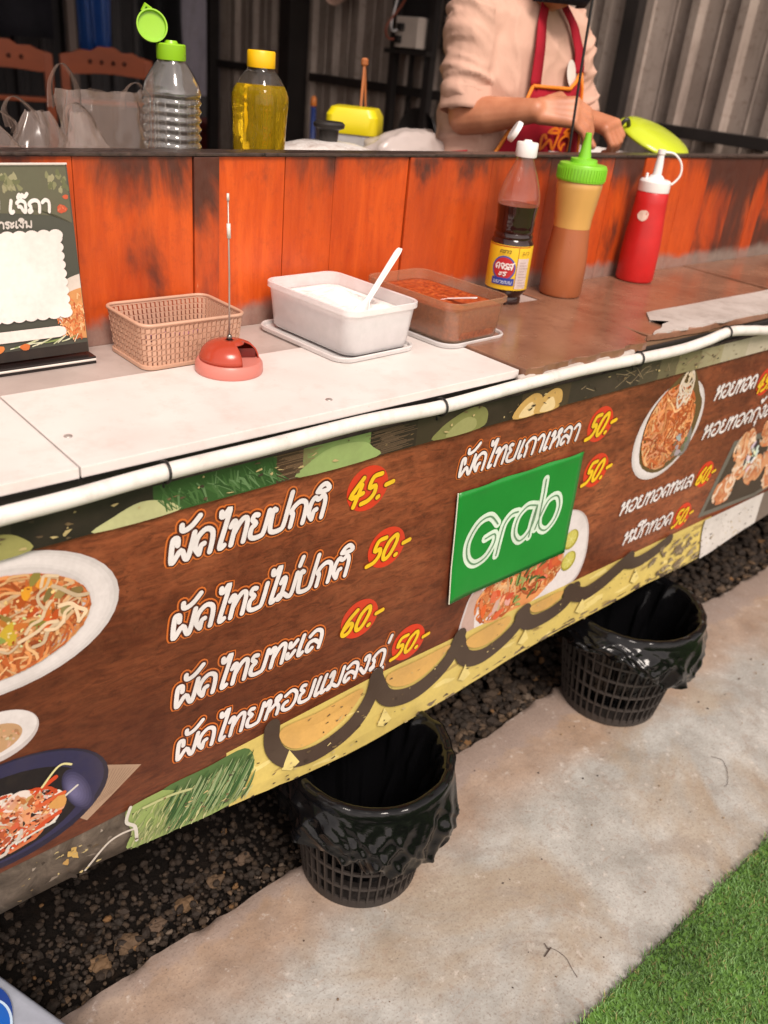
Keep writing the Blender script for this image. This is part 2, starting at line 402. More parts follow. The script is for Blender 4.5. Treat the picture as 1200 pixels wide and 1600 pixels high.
def concrete_material():
    t = NT('worn_concrete'); v = t.pos()
    big = t.noise(v, 2.6, 5, 0.6, 0.6); mid = t.noise(v, 9, 6, 0.65); fine = t.noise(v, 130, 4); pit = t.noise(v, 45, 5, 0.7)
    c = t.mix(t.ramp(mid, [(0.3, 0.0), (0.72, 1.0)]), srgb(142, 142, 137), srgb(194, 195, 191))
    warm = t.mix(t.ramp(t.noise(v, 5.5, 5, 0.6, 1.0), [(0.35, 0.0), (0.7, 1.0)]), srgb(152, 132, 106), srgb(174, 161, 142))
    c = t.mix(t.ramp(big, [(0.47, 0.0), (0.58, 0.7)]), c, warm)
    c = t.mix(t.ramp(t.noise(v, 3.7, 6, 0.7, 1.6), [(0.55, 0.0), (0.66, 0.55)]), c, srgb(140, 132, 124))
    x = t.sep(v)
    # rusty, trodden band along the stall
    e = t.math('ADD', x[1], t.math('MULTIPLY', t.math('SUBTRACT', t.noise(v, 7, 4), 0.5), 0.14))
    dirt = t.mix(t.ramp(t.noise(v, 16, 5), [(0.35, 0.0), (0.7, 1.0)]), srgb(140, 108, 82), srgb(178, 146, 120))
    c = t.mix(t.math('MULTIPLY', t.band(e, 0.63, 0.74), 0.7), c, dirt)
    # bare grey rim of the slab
    rim = t.math('ADD', x[1], t.math('MULTIPLY', t.math('SUBTRACT', t.noise(v, 22, 4), 0.5), 0.10))
    c = t.mix(t.math('MULTIPLY', t.band(rim, 0.775, 0.80), 0.65), c, srgb(150, 136, 130))
    c = t.mix(t.ramp(pit, [(0.58, 0.0), (0.72, 0.4)]), c, srgb(120, 104, 90))
    c = t.mix(t.ramp(t.noise(v, 260, 2, .5), [(0.56, 0.0), (0.70, 0.42)]), c, srgb(104, 90, 80))
    c = t.mix(t.ramp(t.noise(v, 21, 6, .75, 1.5), [(0.56, 0.0), (0.66, 0.4)]), c, srgb(142, 116, 98))
    c = t.mix(t.ramp(t.noise(v, 38, 5, .7), [(0.6, 0.0), (0.7, 0.5)]), c, srgb(222, 214, 206))
    c = t.mix(t.ramp(t.noise(v, 70, 3), [(0.68, 0.0), (0.76, 0.4)]), c, srgb(98, 82, 70))
    c = t.mix(t.math('MULTIPLY', fine, 0.5), c, srgb(120, 104, 94))
    t.base(c); t.set(rough=0.82, spec=0.25)
    h = t.math('ADD', t.math('MULTIPLY', mid, 0.5), t.math('ADD', t.math('MULTIPLY', fine, 0.3), t.math('MULTIPLY', pit, 0.35)))
    t.bump(h, 0.36, 0.007)
    return t.m

def soil_material():
    t = NT('damp_soil'); v = t.pos()
    c = t.ramp(t.noise(v, 18, 7, 0.7), [(0.3, srgb(12, 9, 8)), (0.58, srgb(28, 21, 16)), (0.78, srgb(58, 40, 27))])
    t.base(c); t.set(rough=0.9, spec=0.2); t.bump(t.noise(v, 60, 6, 0.7), 0.9, 0.02); return t.m

# ground: one sheet out to the horizon
g = MB(); n = 40
g.grid([[((i/n-0.5)*160+1, (j/n-0.5)*160+1, -0.045) for i in range(n+1)] for j in range(n+1)])
struct(g.build('ground', soil_material()))

# concrete path with a broken rear edge
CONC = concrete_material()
def slab_edge(x): return 0.845+0.028*math.tanh((x-0.9)*3)+0.012*fbm(x*6, 1.3)+0.006*fbm(x*26, 4.1)
p = MB(); NX = 420; rows_y = [-5, -3, -1.5, -0.8, -0.4, 0.0, 0.2, 0.4, 0.55, 0.65, 0.74, 0.79]
xs = [-2.0+7.0*i/NX for i in range(NX+1)]
rows = []
for yy in rows_y: rows.append([(x, yy, 0.0015*fbm(x*4, yy*4)) for x in xs])
for k_, (dy, z) in enumerate(((-0.018, 0.0), (-0.004, -0.004), (0.004, -0.018), (0.008, -0.06))):
    rows.append([(x, slab_edge(x)+dy+0.004*fbm(x*40, k_*3.0), z+0.002*fbm(x*30, 9.0+k_)) for x in xs])
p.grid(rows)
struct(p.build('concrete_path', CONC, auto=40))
# wide-spread paving beyond the path for the stall's own floor
fl = MB(); fl.box((1.0, 4.6, -0.03), (14, 6.2, 0.04))
struct(fl.build('stall_floor', plain('stall_cement', srgb(88, 78, 70), 0.85, 0.3, 9)))

# artificial grass mat
def grass_material():
    t = NT('grass_blades'); a = t.n('ShaderNodeAttribute', attribute_name='Col')
    t.base(a.outputs[0]); t.set(rough=0.5, spec=0.3); t.b.inputs['Subsurface Weight'].default_value = 0.0
    return t.m
gm = MB(); gm.box((1.5, -2.332, 0.004), (9, 5.33, 0.007))
struct(gm.build('grass_mat_backing', plain('mat_backing', srgb(86, 124, 46), 0.8, 0.3, 60)))
def blades(mb, n, x0, x1, y0, y1, rnd, wide=0.0009):
    for _ in range(n):
        x = rnd.uniform(x0, x1); y = rnd.uniform(y0, y1)
        e = 0.339+0.006*fbm(x*9, 0.3)+0.005*fbm(x*45, 2.0)
        if y > e: continue
        a = rnd.uniform(0, 2*pi); h = rnd.uniform(0.007, 0.013); w = wide*rnd.uniform(0.8, 1.5); ln = rnd.uniform(0.2, 0.9)*h
        b = rnd.uniform(0, 2*pi); cx, cy = cos(a)*w, sin(a)*w
        k = rnd.random(); dry = rnd.random() < 0.10
        tone = 0.75+0.5*fbm(x*5, y*5)
        c = (0.40, 0.36, 0.15) if dry else (0.165+0.11*k, 0.33+0.14*k, 0.10+0.06*k)
        mb.col = tuple(q*tone for q in c)
        mb.add([(x-cx, y-cy, 0.006), (x+cx, y+cy, 0.006), (x+ln*0.4*cos(b)+cx*.7, y+ln*0.4*sin(b)+cy*.7, 0.006+h*0.6),
                (x+ln*0.4*cos(b)-cx*.7, y+ln*0.4*sin(b)-cy*.7, 0.006+h*0.6), (x+ln*cos(b), y+ln*sin(b), 0.006+h)], [(0, 1, 2, 3), (3, 2, 4)])
gb = MB(); rg = random.Random(3)
blades(gb, 64000, 0.55, 1.75, -0.12, 0.35, rg)
blades(gb, 24000, -0.6, 0.55, -0.12, 0.35, rg, 0.0016); blades(gb, 16000, 1.75, 3.0, -0.1, 0.35, rg, 0.0016)
blades(gb, 30000, -0.6, 3.0, -1.2, -0.12, rg, 0.003)
tag(gb.build('artificial_grass', grass_material()), 'bright green artificial grass mat along the edge of the concrete', 'grass', kind='stuff')

# gravel and rubble under the stall
def stone_material():
    t = NT('gravel_stone'); a = t.n('ShaderNodeAttribute', attribute_name='Col'); v = t.pos()
    t.base(t.mix(t.math('MULTIPLY', t.noise(v, 90, 5), 0.6), a.outputs[0], (0.05, 0.035, 0.025)))
    t.set(rough=0.8, spec=0.3); t.bump(t.noise(v, 140, 4), 0.4, 0.003); return t.m
def stone(mb, c, r, rnd):
    bm = bmesh.new(); bmesh.ops.create_icosphere(bm, subdivisions=1, radius=1)
    sx, sy, sz = rnd.uniform(.7, 1.3), rnd.uniform(.7, 1.2), rnd.uniform(.5, .9); a = rnd.uniform(0, pi)
    vs = []
    for q in bm.verts:
        k = 1+rnd.uniform(-.22, .22); x, y, z = q.co.x*sx*k*r, q.co.y*sy*k*r, q.co.z*sz*k*r
        vs.append((c[0]+x*cos(a)-y*sin(a), c[1]+x*sin(a)+y*cos(a), c[2]+z))
    bm.verts.index_update(); fs = [[q.index for q in f.verts] for f in bm.faces]; bm.free()
    mb.add(vs, fs)
STONEM = stone_material()
gv = MB(); rs = random.Random(11)
for _ in range(8500):
    x = rs.uniform(-0.1, 3.0); y = slab_edge(x)+abs(rs.gauss(0, 0.14))-0.004
    if y > 1.5: continue
    r = rs.choice((0.004, 0.006, 0.008, 0.010, 0.012))*rs.uniform(0.8, 1.3)
    if x < 0.75: r *= 0.55
    k = rs.random()
    gv.col = [(0.020, 0.013, 0.009), (0.014, 0.010, 0.008), (0.010, 0.008, 0.0065), (0.045, 0.029, 0.018), (0.20, 0.10, 0.035)][min(4, int(k*4.10))]
    if y-slab_edge(x) < 0.045 and rs.random() < 0.30: gv.col = rs.choice([(0.13, 0.08, 0.045), (0.10, 0.065, 0.04), (0.16, 0.12, 0.09)])
    stone(gv, (x, y, -0.045+r*0.5+rs.uniform(0, 0.022)), r, rs)
tag(gv.build('gravel', STONEM), 'loose brown gravel in the gap between the concrete and the stall', 'gravel', kind='stuff')
# tan clods at the left end of the gap
for i, (x, y, r) in enumerate(((0.325, 0.872, 0.013), (0.375, 0.880, 0.015), (0.425, 0.884, 0.012), (0.48, 0.888, 0.014), (0.545, 0.90, 0.012), (0.61, 0.912, 0.011))):
    cl = MB(); bm = bmesh.new(); bmesh.ops.create_icosphere(bm, subdivisions=3, radius=r)
    for q in bm.verts: q.co *= 1+0.45*fbm(q.co.x*110+i*7, q.co.y*110, q.co.z*110)
    bm.verts.index_update()
    cl.col = [(0.17, 0.10, 0.05), (0.13, 0.08, 0.045), (0.11, 0.07, 0.045)][i % 3]
    cl.add([(x+q.co.x*1.3, y+q.co.y, -0.03+q.co.z*0.7) for q in bm.verts], [[q.index for q in f.verts] for f in bm.faces]); bm.free()
    tag(cl.build('dirt_clod', STONEM), ('leftmost', 'second', 'third', 'fourth', 'fifth', 'rightmost')[i]+' tan dirt clod from the left along the broken concrete edge', 'dirt clod', 'dirt clods in the gap')

# ================================================================== CORRUGATED SIDE WALL AND SHED
def tin_material(name, a, b, rust):
    t = NT(name); v = t.pos(); s = t.pos((5, 5, 0.7))
    c = t.mix(t.ramp(t.noise(v, 3, 5, 0.6), [(0.35, 0.0), (0.7, 1.0)]), a, b)
    c = t.mix(t.ramp(t.noise(s, 5, 5, 0.7), [(0.5, 0.0), (0.75, 0.5)]), c, srgb(74, 62, 56))
    c = t.mix(t.ramp(t.noise(v, 40, 5, 0.7), [(0.55, 0.0), (0.72, rust)]), c, srgb(84, 58, 42))
    t.base(c); t.set(metal=0.25, rough=0.55, spec=0.4); t.bump(t.noise(v, 60, 4), 0.15, 0.002); return t.m
TIN = tin_material('weathered_tin', srgb(148, 132, 122), srgb(174, 158, 147), 0.5)
BLACK_STEEL = plain('black_steel', srgb(40, 34, 32), 0.55, 0.4, 30)
def rib(u):               # height profile of a trapezoid sheet, pitch 0.19
    q = (u/0.19) % 1.0
    if q < 0.09: return 0.028*q/0.09
    if q < 0.25: return 0.028
    if q < 0.34: return 0.028*(0.34-q)/0.09
    if 0.62 < q < 0.66: return 0.004
    return 0.0
wall = empty('corrugated_wall', (3.2, 2.6, 0), 'grey corrugated metal wall with dark rails behind the cook', 'wall')
KEY = [0, 0.09, 0.25, 0.34, 0.61, 0.63, 0.65, 0.67]
y0 = -0.12; SH = 0.76
while y0 < 5.0:
    us = []
    for k_ in range(4):
        us += [k_*0.19+q*0.19 for q in KEY]
    us.append(0.76+0.012)
    sh = MB(); off = 0.0015*((int(y0*10)) % 2)
    sh.grid([[(3.2-rib(u)-off, y0+u, z) for u in us] for z in (0.0, 1.0, 2.0, 2.75)])
    o = sh.build('wall_sheet', TIN, wall); modifier(o, 'SOLIDIFY', thickness=0.0012)
    y0 += SH
def rail(a, b, w=0.04, h=0.04, nm='rail', par=None):
    m = MB(); m.bar(a, b, w, h, bev=0.003); return m.build(nm, BLACK_STEEL, par)
rail((3.145, 0.3, 1.095), (3.145, 4.22, 1.095), par=wall)
rail((3.145, 4.5, 1.095), (3.145, 5.16, 1.095), par=wall)
rail((3.14, 2.235, 0.0), (3.14, 2.235, 2.7), 0.06, 0.045, 'post', wall)
rail((3.14, 3.43, 0.0), (3.14, 3.43, 2.7), 0.02, 0.02, 'post', wall)
rail((3.12, 4.36, 0.0), (3.12, 4.36, 2.7), 0.10, 0.13, 'post', wall)
rail((3.12, 5.19, 0.0), (3.12, 5.19, 2.7), 0.05, 0.06, 'post', wall)
hg = MB(); hg.box((3.065, 4.47, 1.145), (0.012, 0.085, 0.11), bev=0.003); hg.tube([(3.06, 4.425, 1.09), (3.06, 4.425, 1.2)], 0.009)
hg.build('hinge', plain('worn_brass', srgb(132, 100, 78), 0.5, 0.3, 60, metal=0.4), wall)
# rear wall of dark sheets and the unseen wall and roof added for shade
DARK_TIN = tin_material('dark_tin', srgb(44, 40, 42), srgb(58, 53, 54), 0.2)
rear = empty('rear_wall', (1.0, 7.3, 0), 'dark sheet metal wall at the far back of the stall', 'wall')
x0 = -3.2
while x0 < 4.6:
    sh = MB(); us = [k_*0.19+q*0.19 for k_ in range(4) for q in KEY]+[0.772]
    sh.grid([[(x0+u, 7.3-rib(u)-0.0015*(int(x0*10) % 2), z) for u in us] for z in (0, 1.4, 2.75)])
    modifier(sh.build('wall_sheet', DARK_TIN, rear), 'SOLIDIFY', thickness=0.0012); x0 += 0.76
lw_ = empty('shading_wall', (-3.2, 4.5, 0), 'unseen dark sheet metal wall added to keep the back left dim', 'wall')  # out of view; added to stop stray light reaching the back left
yy0 = 1.7
while yy0 < 7.2:
    sh = MB(); us = [k_*0.19+q*0.19 for k_ in range(4) for q in KEY]+[0.772]
    sh.grid([[(-3.2+rib(u)+0.0015*(int(yy0*10) % 2), yy0+u, z) for u in us] for z in (0, 1.4, 2.75)])
    modifier(sh.build('wall_sheet', DARK_TIN, lw_), 'SOLIDIFY', thickness=0.0012); yy0 += 0.76
roof = empty('shading_roof', (0.5, 4.5, 2.75), 'unseen dark corrugated metal roof added to shade the back of the stall', 'roof')  # roof added out of view so the sky cannot brighten the back
x0 = -3.3
while x0 < 4.7:
    sh = MB(); us = [k_*0.19+q*0.19 for k_ in range(4) for q in KEY]+[0.772]
    sh.grid([[(x0+u, y, 2.78+0.05*(y-1.9)/5+rib(u)+0.0015*(int(x0*10) % 2)) for u in us] for y in (1.9, 4.5, 7.4)])
    modifier(sh.build('roof_sheet', DARK_TIN, roof), 'SOLIDIFY', thickness=0.0012); x0 += 0.76

# ================================================================== COUNTER
counter = empty('stall_counter', (1.0, 1.0, 0), 'long food stall counter of white and brown tiles on a black steel frame', 'counter')
fr = MB()
fr.bar((-1.1, 0.822, 0.828), (3.05, 0.822, 0.828), 0.035, 0.035, bev=0.003)
fr.bar((-1.1, 1.125, 0.828), (3.05, 1.125, 0.828), 0.035, 0.035, bev=0.003)
for x in (-1.0, 1.0, 3.0):
    fr.bar((x, 0.842, 0.828), (x, 1.105, 0.828), 0.03, 0.03)
fr.build('frame', BLACK_STEEL, counter)
for x in (-1.0, 0.35, 1.95, 3.0):
    for y in (1.10,):
        m = MB(); m.bar((x, y, -0.045), (x, y, 0.81), 0.032, 0.032, bev=0.003); m.build('leg', BLACK_STEEL, counter)
fp = MB(); fp.box((1.0, 0.812, 0.60), (4.1, 0.006, 0.40)); fp.build('front_panel', plain('old_plywood', srgb(120, 92, 66), 0.8, 0.3, 20), counter)
us_ = MB(); us_.box((1.0, 0.975, 0.8455), (4.1, 0.33, 0.004)); us_.build('deck', plain('old_plywood', (0.2, 0.1, 0.05)), counter)

def tile_material(name, a, b, c3, rough, blot=0.4):
    t = NT(name); v = t.pos()
    c = t.mix(t.ramp(t.noise(v, 7, 5, 0.6), [(0.3, 0.0), (0.7, 1.0)]), a, b)
    c = t.mix(t.ramp(t.noise(v, 26, 6, 0.7), [(0.5, 0.0), (0.75, blot)]), c, c3)
    c = t.mix(t.ramp(t.noise(v, 170, 3), [(0.68, 0.0), (0.75, blot)]), c, c3)
    t.base(c); r = t.math('ADD', t.math('MULTIPLY', t.noise(v, 14, 4), 0.3), rough-0.12); t.set(rough=r, spec=0.45)
    t.bump(t.noise(v, 90, 3), 0.05, 0.001); return t.m
WHITE_T = tile_material('white_tile', srgb(208, 200, 195), srgb(221, 213, 209), srgb(182, 170, 160), 0.36, 0.4)
GREY_T = tile_material('grey_tile', srgb(160, 145, 138), srgb(182, 168, 161), srgb(136, 120, 112), 0.45, 0.35)
BROWN_T = tile_material('brown_tile', srgb(118, 82, 64), srgb(146, 106, 84), srgb(84, 56, 44), 0.20, 0.5)
CEM_T = tile_material('worn_cement', srgb(162, 150, 142), srgb(190, 180, 174), srgb(110, 96, 88), 0.7, 0.5)
def tile(x0, x1, y0, y1, z0, z1, mat, bev=0.0015):
    m = MB(); m.box(((x0+x1)/2, (y0+y1)/2, (z0+z1)/2), (x1-x0, y1-y0, z1-z0), bev=bev); return m.build('tile', mat, counter)
for x0, x1 in ((-1.05, -0.36), (-0.358, 0.3215), (0.3235, 1.008)): tile(x0, x1, 0.797, 1.024, 0.849, 0.8615, WHITE_T)
for x0, x1 in ((-1.05, -0.5), (-0.498, 0.06), (0.062, 0.692), (0.694, 1.384)): tile(x0, x1, 1.0265, 1.158, 0.849, 0.8592, GREY_T)
# brown tiles: an uneven one with a crumbled front, then whole ones
def brown_slab(pts, z0, z1, dz=None):
    m = MB(); n_ = len(pts); cx = sum(p[0] for p in pts)/n_; cy = sum(p[1] for p in pts)/n_
    zz = lambda p: z1+(dz(p) if dz else 0)
    top = [(p[0], p[1], zz(p)) for p in pts]; ins = [(cx+(p[0]-cx)*0.985, cy+(p[1]-cy)*0.985, zz(p)+0.0012) for p in pts]
    bot = [(p[0], p[1], z0) for p in pts]
    m.grid([bot, top, ins], closed_u=True)
    o = len(m.v); m.v.append((cx, cy, zz((cx, cy))+0.0012)); k = o-n_
    for i in range(n_): m.face((o, k+i, k+(i+1) % n_))
    return m
def rough_line(a, b, n_, amp, seed):
    out = []
    for i in range(n_):
        t = i/n_; out.append((a[0]+(b[0]-a[0])*t+amp*fbm(t*7+seed, 0.4), a[1]+(b[1]-a[1])*t+amp*fbm(t*9+seed, 7.4)))
    return out
pts = rough_line((1.012, 0.783), (1.33, 0.788), 26, 0.006, 1)+rough_line((1.33, 0.788), (1.366, 0.822), 6, 0.008, 2)+[(1.376, 0.87), (1.378, 1.064), (1.012, 1.064)]
brown_slab(pts, 0.852, 0.8645).build('tile', BROWN_T, counter)
pts = rough_line((1.384, 0.822), (1.46, 0.812), 6, 0.006, 5)+rough_line((1.46, 0.812), (2.03, 0.800), 20, 0.005, 6)+[(2.032, 1.158), (1.388, 1.158)]
brown_slab(pts, 0.850, 0.8600).build('tile', BROWN_T, counter)
for x0, x1 in ((2.036, 2.55), (2.553, 3.05)): tile(x0, x1, 0.80, 1.158, 0.849, 0.861, BROWN_T)
# lip of mortar under the broken brown tile
mo = MB()
mo.tube([(1.0+0.345*i/24, 0.789+0.002*fbm(i*0.5, 1)+(0.0 if i < 20 else (i-20)*0.006), 0.851+0.0015*fbm(i*.6, 3)) for i in range(25)], [0.006+0.0015*fbm(i*.7, 9) for i in range(25)], 8)
mo.build('mortar', CEM_T, counter, smooth=True)
# worn cement patch along the front on the right
pts = [(1.513, 0.912), (1.468, 0.874), (1.50, 0.852)]+rough_line((1.468, 0.846), (1.40, 0.822), 4, 0.006, 3)+rough_line((1.40, 0.818), (1.62, 0.806), 12, 0.008, 4)+rough_line((1.62, 0.806), (3.02, 0.80), 30, 0.004, 8)+[(3.02, 0.915)]+rough_line((3.02, 0.912), (1.513, 0.912), 40, 0.004, 9)[1:]
m = MB(); top = [(p[0], p[1], 0.8645) for p in pts]
bm = bmesh.new(); vs = [bm.verts.new(q) for q in top]; f_ = bm.faces.new(vs); bmesh.ops.triangulate(bm, faces=[f_])
bm.verts.index_update(); m.add([q.co for q in bm.verts], [[q.index for q in f.verts] for f in bm.faces]); bm.free()
m.grid([[(p[0], p[1], 0.8605) for p in pts], top], closed_u=True)
recalc(m.build('cement_patch', CEM_T, counter))
# flat screw heads in the tiles
for x, y in ((0.344, 0.876), (0.672, 0.831), (0.36, 1.10)):
    m = MB(); zt = 0.8615 if y < 1.02 else 0.8592
    m.lathe([(0.0048, 0), (0.0046, 0.0008), (0.003, 0.0014), (0.0012, 0.0012)], (x, y, zt), 14); m.build('screw', plain('dull_screw', srgb(190, 180, 174), 0.35, 0.2, 90, metal=0.6), counter, smooth=True)

# white plastic conduit with black cable ties along the counter edge
con = empty('cable_conduit', (1.0, 0.78, 0.84), 'wavy white plastic conduit tied along the front edge of the counter', 'conduit')
cp = [(-1.1, .838), (-.4, .840), (.1, .836), (.24, .838), (.304, .839), (.409, .843), (.538, .843), (.695, .844), (.835, .838), (.996, .842), (1.151, .844), (1.303, .841), (1.433, .840), (1.52, .845), (1.60, .853), (1.70, .843), (1.80, .834), (2.1, .836), (2.6, .842), (3.0, .838)]
path = crom([(x, 0.7815-0.003*sin(x*5), z) for x, z in cp], 6)
m = MB(); m.tube(path, 0.0098, 12)
m.build('pipe', tile_material('white_pvc', srgb(206, 199, 193), srgb(222, 216, 211), srgb(150, 136, 122), 0.42, 0.45), con, smooth=True)
TIE = plain('black_nylon', srgb(28, 25, 25), 0.45, 0.2, 60)
for x in (-0.55, -0.1, 0.409, 0.835, 1.303, 1.586, 2.1, 2.6):
    q = min(path, key=lambda r_: abs(r_[0]-x)); m = MB()
    for dx in (0.0,):
        m.tube([(q[0]+0.001*sin(a), q[1]+0.0123*cos(a), q[2]+0.0123*sin(a)) for a in [2*pi*i/20 for i in range(20)]], 0.0016, 6, closed=True)
    m.tube([(q[0], q[1]+0.009, q[2]-0.009), (q[0]+0.001, q[1]+0.006, q[2]-0.022)], 0.0014, 6)
    m.build('cable_tie', TIE, con, smooth=True)

# ================================================================== BANNER
banner = empty('menu_banner', (1.0, YF, 0.28), 'brown wood pattern vinyl menu banner with white Thai lettering hung on the counter front', 'banner')
def bwave(x, z):
    k = max(0.0, min(1.0, (0.37-z)/0.09)); k = k*k*(3-2*k)
    return k*(-0.006+0.007*sin(6.3*x+0.4)+0.001*sin(17*x))
def bot_z(x):
    tbl = [(-1.1, .285), (.177, .282), (.302, .286), (.445, .277), (.6, .267), (.755, .255), (.964, .256), (1.23, .268), (1.552, .288), (1.818, .290), (2.12, .305), (3.1, .29)]
    for (a, za), (b, zb) in zip(tbl, tbl[1:]):
        if a <= x <= b: return za+(zb-za)*(x-a)/(b-a)+0.0015*fbm(x*30, 2.2)
    return .285
def vinyl_old():
    t = NT('old_printed_vinyl'); v = t.pos(); x = t.sep(v)
    c = t.ramp(t.noise(v, 30, 6, 0.7, 0.6), [(0.3, srgb(44, 36, 30)), (0.6, srgb(96, 84, 74)), (0.75, srgb(132, 120, 108))])
    t.base(c); t.set(rough=0.45, spec=0.4); return t.m
def BF(x, z, off):
    z = max(z, bot_z(x)+0.0008); return (x, YF+bwave(x, z)-off, z)
m = MB(); zs = 22
m.grid([[(x, YF+0.0010+bwave(x, z), z) for x in [(-1.1+4.15*i/240) for i in range(241)] for z in [bot_z(x)+(0.824-bot_z(x))*j/zs]] for j in range(zs+1)])
o = m.build('old_banner', vinyl_old(), banner, smooth=True); modifier(o, 'SOLIDIFY', thickness=0.0008, offset=0)

# --- what shows of the older print above and below the menu sheet
C_YEL = srgb(206, 184, 104); C_YEL2 = srgb(222, 203, 130); C_DK = srgb(70, 56, 48); C_TAN = srgb(206, 162, 92)
C_GRN = srgb(52, 96, 40); C_LG = srgb(150, 172, 96); C_CREAM = srgb(206, 200, 160)
op = Print(BF, 0.0016, 0.000004)
rp = random.Random(5)
def pb(x): return 0.353+0.024*max(0, min(1, (x-0.3)/0.5))          # lower edge of the menu sheet
def strip(x0, x1, col, top=None, z0=None, n_=24, jag=0.0):
    op.col = col; op.up()
    for i in range(n_):
        a = x0+(x1-x0)*i/n_; b = x0+(x1-x0)*(i+1)/n_
        zt = lambda q: (top(q) if top else pb(q)+0.01); zb = lambda q: (z0(q) if z0 else bot_z(q)+0.0015)
        k = 5; o_ = len(op.v)
        for q in (a, b):
            for j in range(k+1): op.v.append(op.fr(q, zb(q)+(zt(q)-zb(q))*j/k, op.off))
        for j in range(k): op.face((o_+j, o_+k+1+j, o_+k+2+j, o_+j+1))
strip(0.50, 1.80, C_YEL, n_=60)
for i in range(40):                      # pale and dirty patches in the yellow
    x = rp.uniform(0.52, 1.76); z = rp.uniform(bot_z(x)+0.01, pb(x))
    op.ellipse(x, z, rp.uniform(0.01, 0.03), rp.uniform(0.003, 0.008), (C_YEL2 if i % 3 else srgb(170, 146, 84)), rp.uniform(-0.3, 0.3), 12, 0.25)
for i in range(46):                      # scuffed lower hem
    x = rp.uniform(0.9, 1.78); z = bot_z(x)+rp.uniform(0.003, 0.016)
    op.ellipse(x, z, rp.uniform(0.004, 0.018), rp.uniform(0.0015, 0.004), srgb(120, 104, 84) if i % 2 else srgb(88, 74, 60), 0.05, 9, 0.35)
# leaf on the left
leaf = [(0.36, 0.36), (0.345, 0.345), (0.352, 0.315), (0.345, 0.287), (0.40, 0.280), (0.47, 0.276), (0.52, 0.285), (0.53, 0.31), (0.545, 0.33), (0.53, 0.364), (0.45, 0.362)]
op.poly(crom(leaf, 4, True), srgb(138, 156, 92)); op.poly(crom([(0.40, 0.362), (0.42, 0.33), (0.455, 0.30), (0.50, 0.285), (0.525, 0.30), (0.545, 0.335), (0.53, 0.366), (0.47, 0.364)], 4, True), srgb(78, 106, 60))
for i in range(420):
    x = rp.uniform(0.362, 0.54); z = rp.uniform(0.29, 0.352); q = rp.uniform(.006, .02); g_ = rp.random()
    op.stroke(crom([(x, z), (x-q*.5, z-q*.45), (x-q*.7, z-q)], 4), rp.uniform(.0006, .003), srgb(*[int(a_+(b_-a_)*g_) for a_, b_ in zip((96, 116, 68), (196, 194, 142))]), True)
for i in range(130):
    x = rp.uniform(0.42, 0.545); z = rp.uniform(.315, .362); op.stroke(crom([(x, z), (x-0.01, z-.016), (x-0.024, z-.034)], 4), rp.uniform(.0014, .0045), rp.choice([srgb(44, 78, 40), srgb(64, 98, 52), srgb(92, 122, 74), srgb(140, 156, 112)]), True)
op.stroke(crom([(0.285, 0.292), (0.315, 0.318), (0.335, 0.324), (0.355, 0.322)], 6), 0.0032, srgb(196, 186, 176))
op.stroke(crom([(0.352, 0.362), (0.345, 0.34), (0.356, 0.325), (0.357, 0.30)], 6), 0.005, srgb(200, 194, 184))
op.stroke(crom([(0.37, 0.350), (0.41, 0.349), (0.44, 0.343)], 6), 0.004, srgb(180, 182, 130))
for i in range(60):
    x = rp.uniform(-0.2, 0.34); z = rp.uniform(0.288, 0.35); op.ellipse(x, z, rp.uniform(0.002, 0.009), rp.uniform(0.001, 0.004), rp.choice([srgb(150, 138, 126), srgb(118, 106, 96), srgb(70, 60, 54), srgb(48, 40, 36)]), rp.uniform(0, 3), 7, 0.3)
op.ellipse(0.272, 0.332, 0.006, 0.010, srgb(196, 160, 90), 0.3, 14, 0.3); op.ellipse(0.262, 0.322, 0.004, 0.005, srgb(180, 140, 80), 0, 10, 0.2)
# scalloped dark letters with tan hearts hanging below the menu sheet
def scallop(pts, w, tan=None):
    c = crom(pts, 8); op.stroke(c, w, C_DK)
    if tan: op.poly(crom(tan, 5, True), C_TAN)
scallop([(0.575, 0.385), (0.577, 0.345), (0.60, 0.315), (0.645, 0.302), (0.70, 0.308), (0.74, 0.325), (0.768, 0.355), (0.775, 0.39)], 0.028, [(0.595, 0.372), (0.592, 0.348), (0.615, 0.326), (0.655, 0.322), (0.70, 0.332), (0.735, 0.352), (0.745, 0.376), (0.66, 0.370)])
scallop([(0.775, 0.38), (0.80, 0.335), (0.85, 0.318), (0.90, 0.325), (0.945, 0.35), (0.965, 0.39)], 0.03, [(0.80, 0.378), (0.81, 0.352), (0.85, 0.338), (0.895, 0.345), (0.93, 0.365), (0.94, 0.380), (0.87, 0.379)])
scallop([(0.965, 0.375), (0.985, 0.335), (1.03, 0.318), (1.08, 0.325), (1.12, 0.345), (1.14, 0.375)], 0.032, [(0.985, 0.372), (0.995, 0.352), (1.03, 0.340), (1.075, 0.346), (1.10, 0.366), (1.09, 0.381), (1.03, 0.379)])
scallop([(1.13, 0.37), (1.16, 0.340), (1.21, 0.334), (1.26, 0.345), (1.29, 0.37)], 0.034, [(1.155, 0.378), (1.165, 0.362), (1.20, 0.354), (1.24, 0.362), (1.25, 0.380), (1.20, 0.381)])
scallop([(1.27, 0.372), (1.32, 0.346), (1.38, 0.352), (1.43, 0.368), (1.47, 0.382)], 0.034)
scallop([(1.45, 0.378), (1.50, 0.362), (1.56, 0.366), (1.62, 0.38)], 0.028)
for x in (0.60, 0.79, 0.985, 1.15, 1.32, 1.50):
    op.poly([(x-0.012, bot_z(x)+0.035), (x+0.004, bot_z(x)+0.062), (x+0.02, bot_z(x)+0.034), (x+0.004, bot_z(x)+0.026)], C_YEL2)
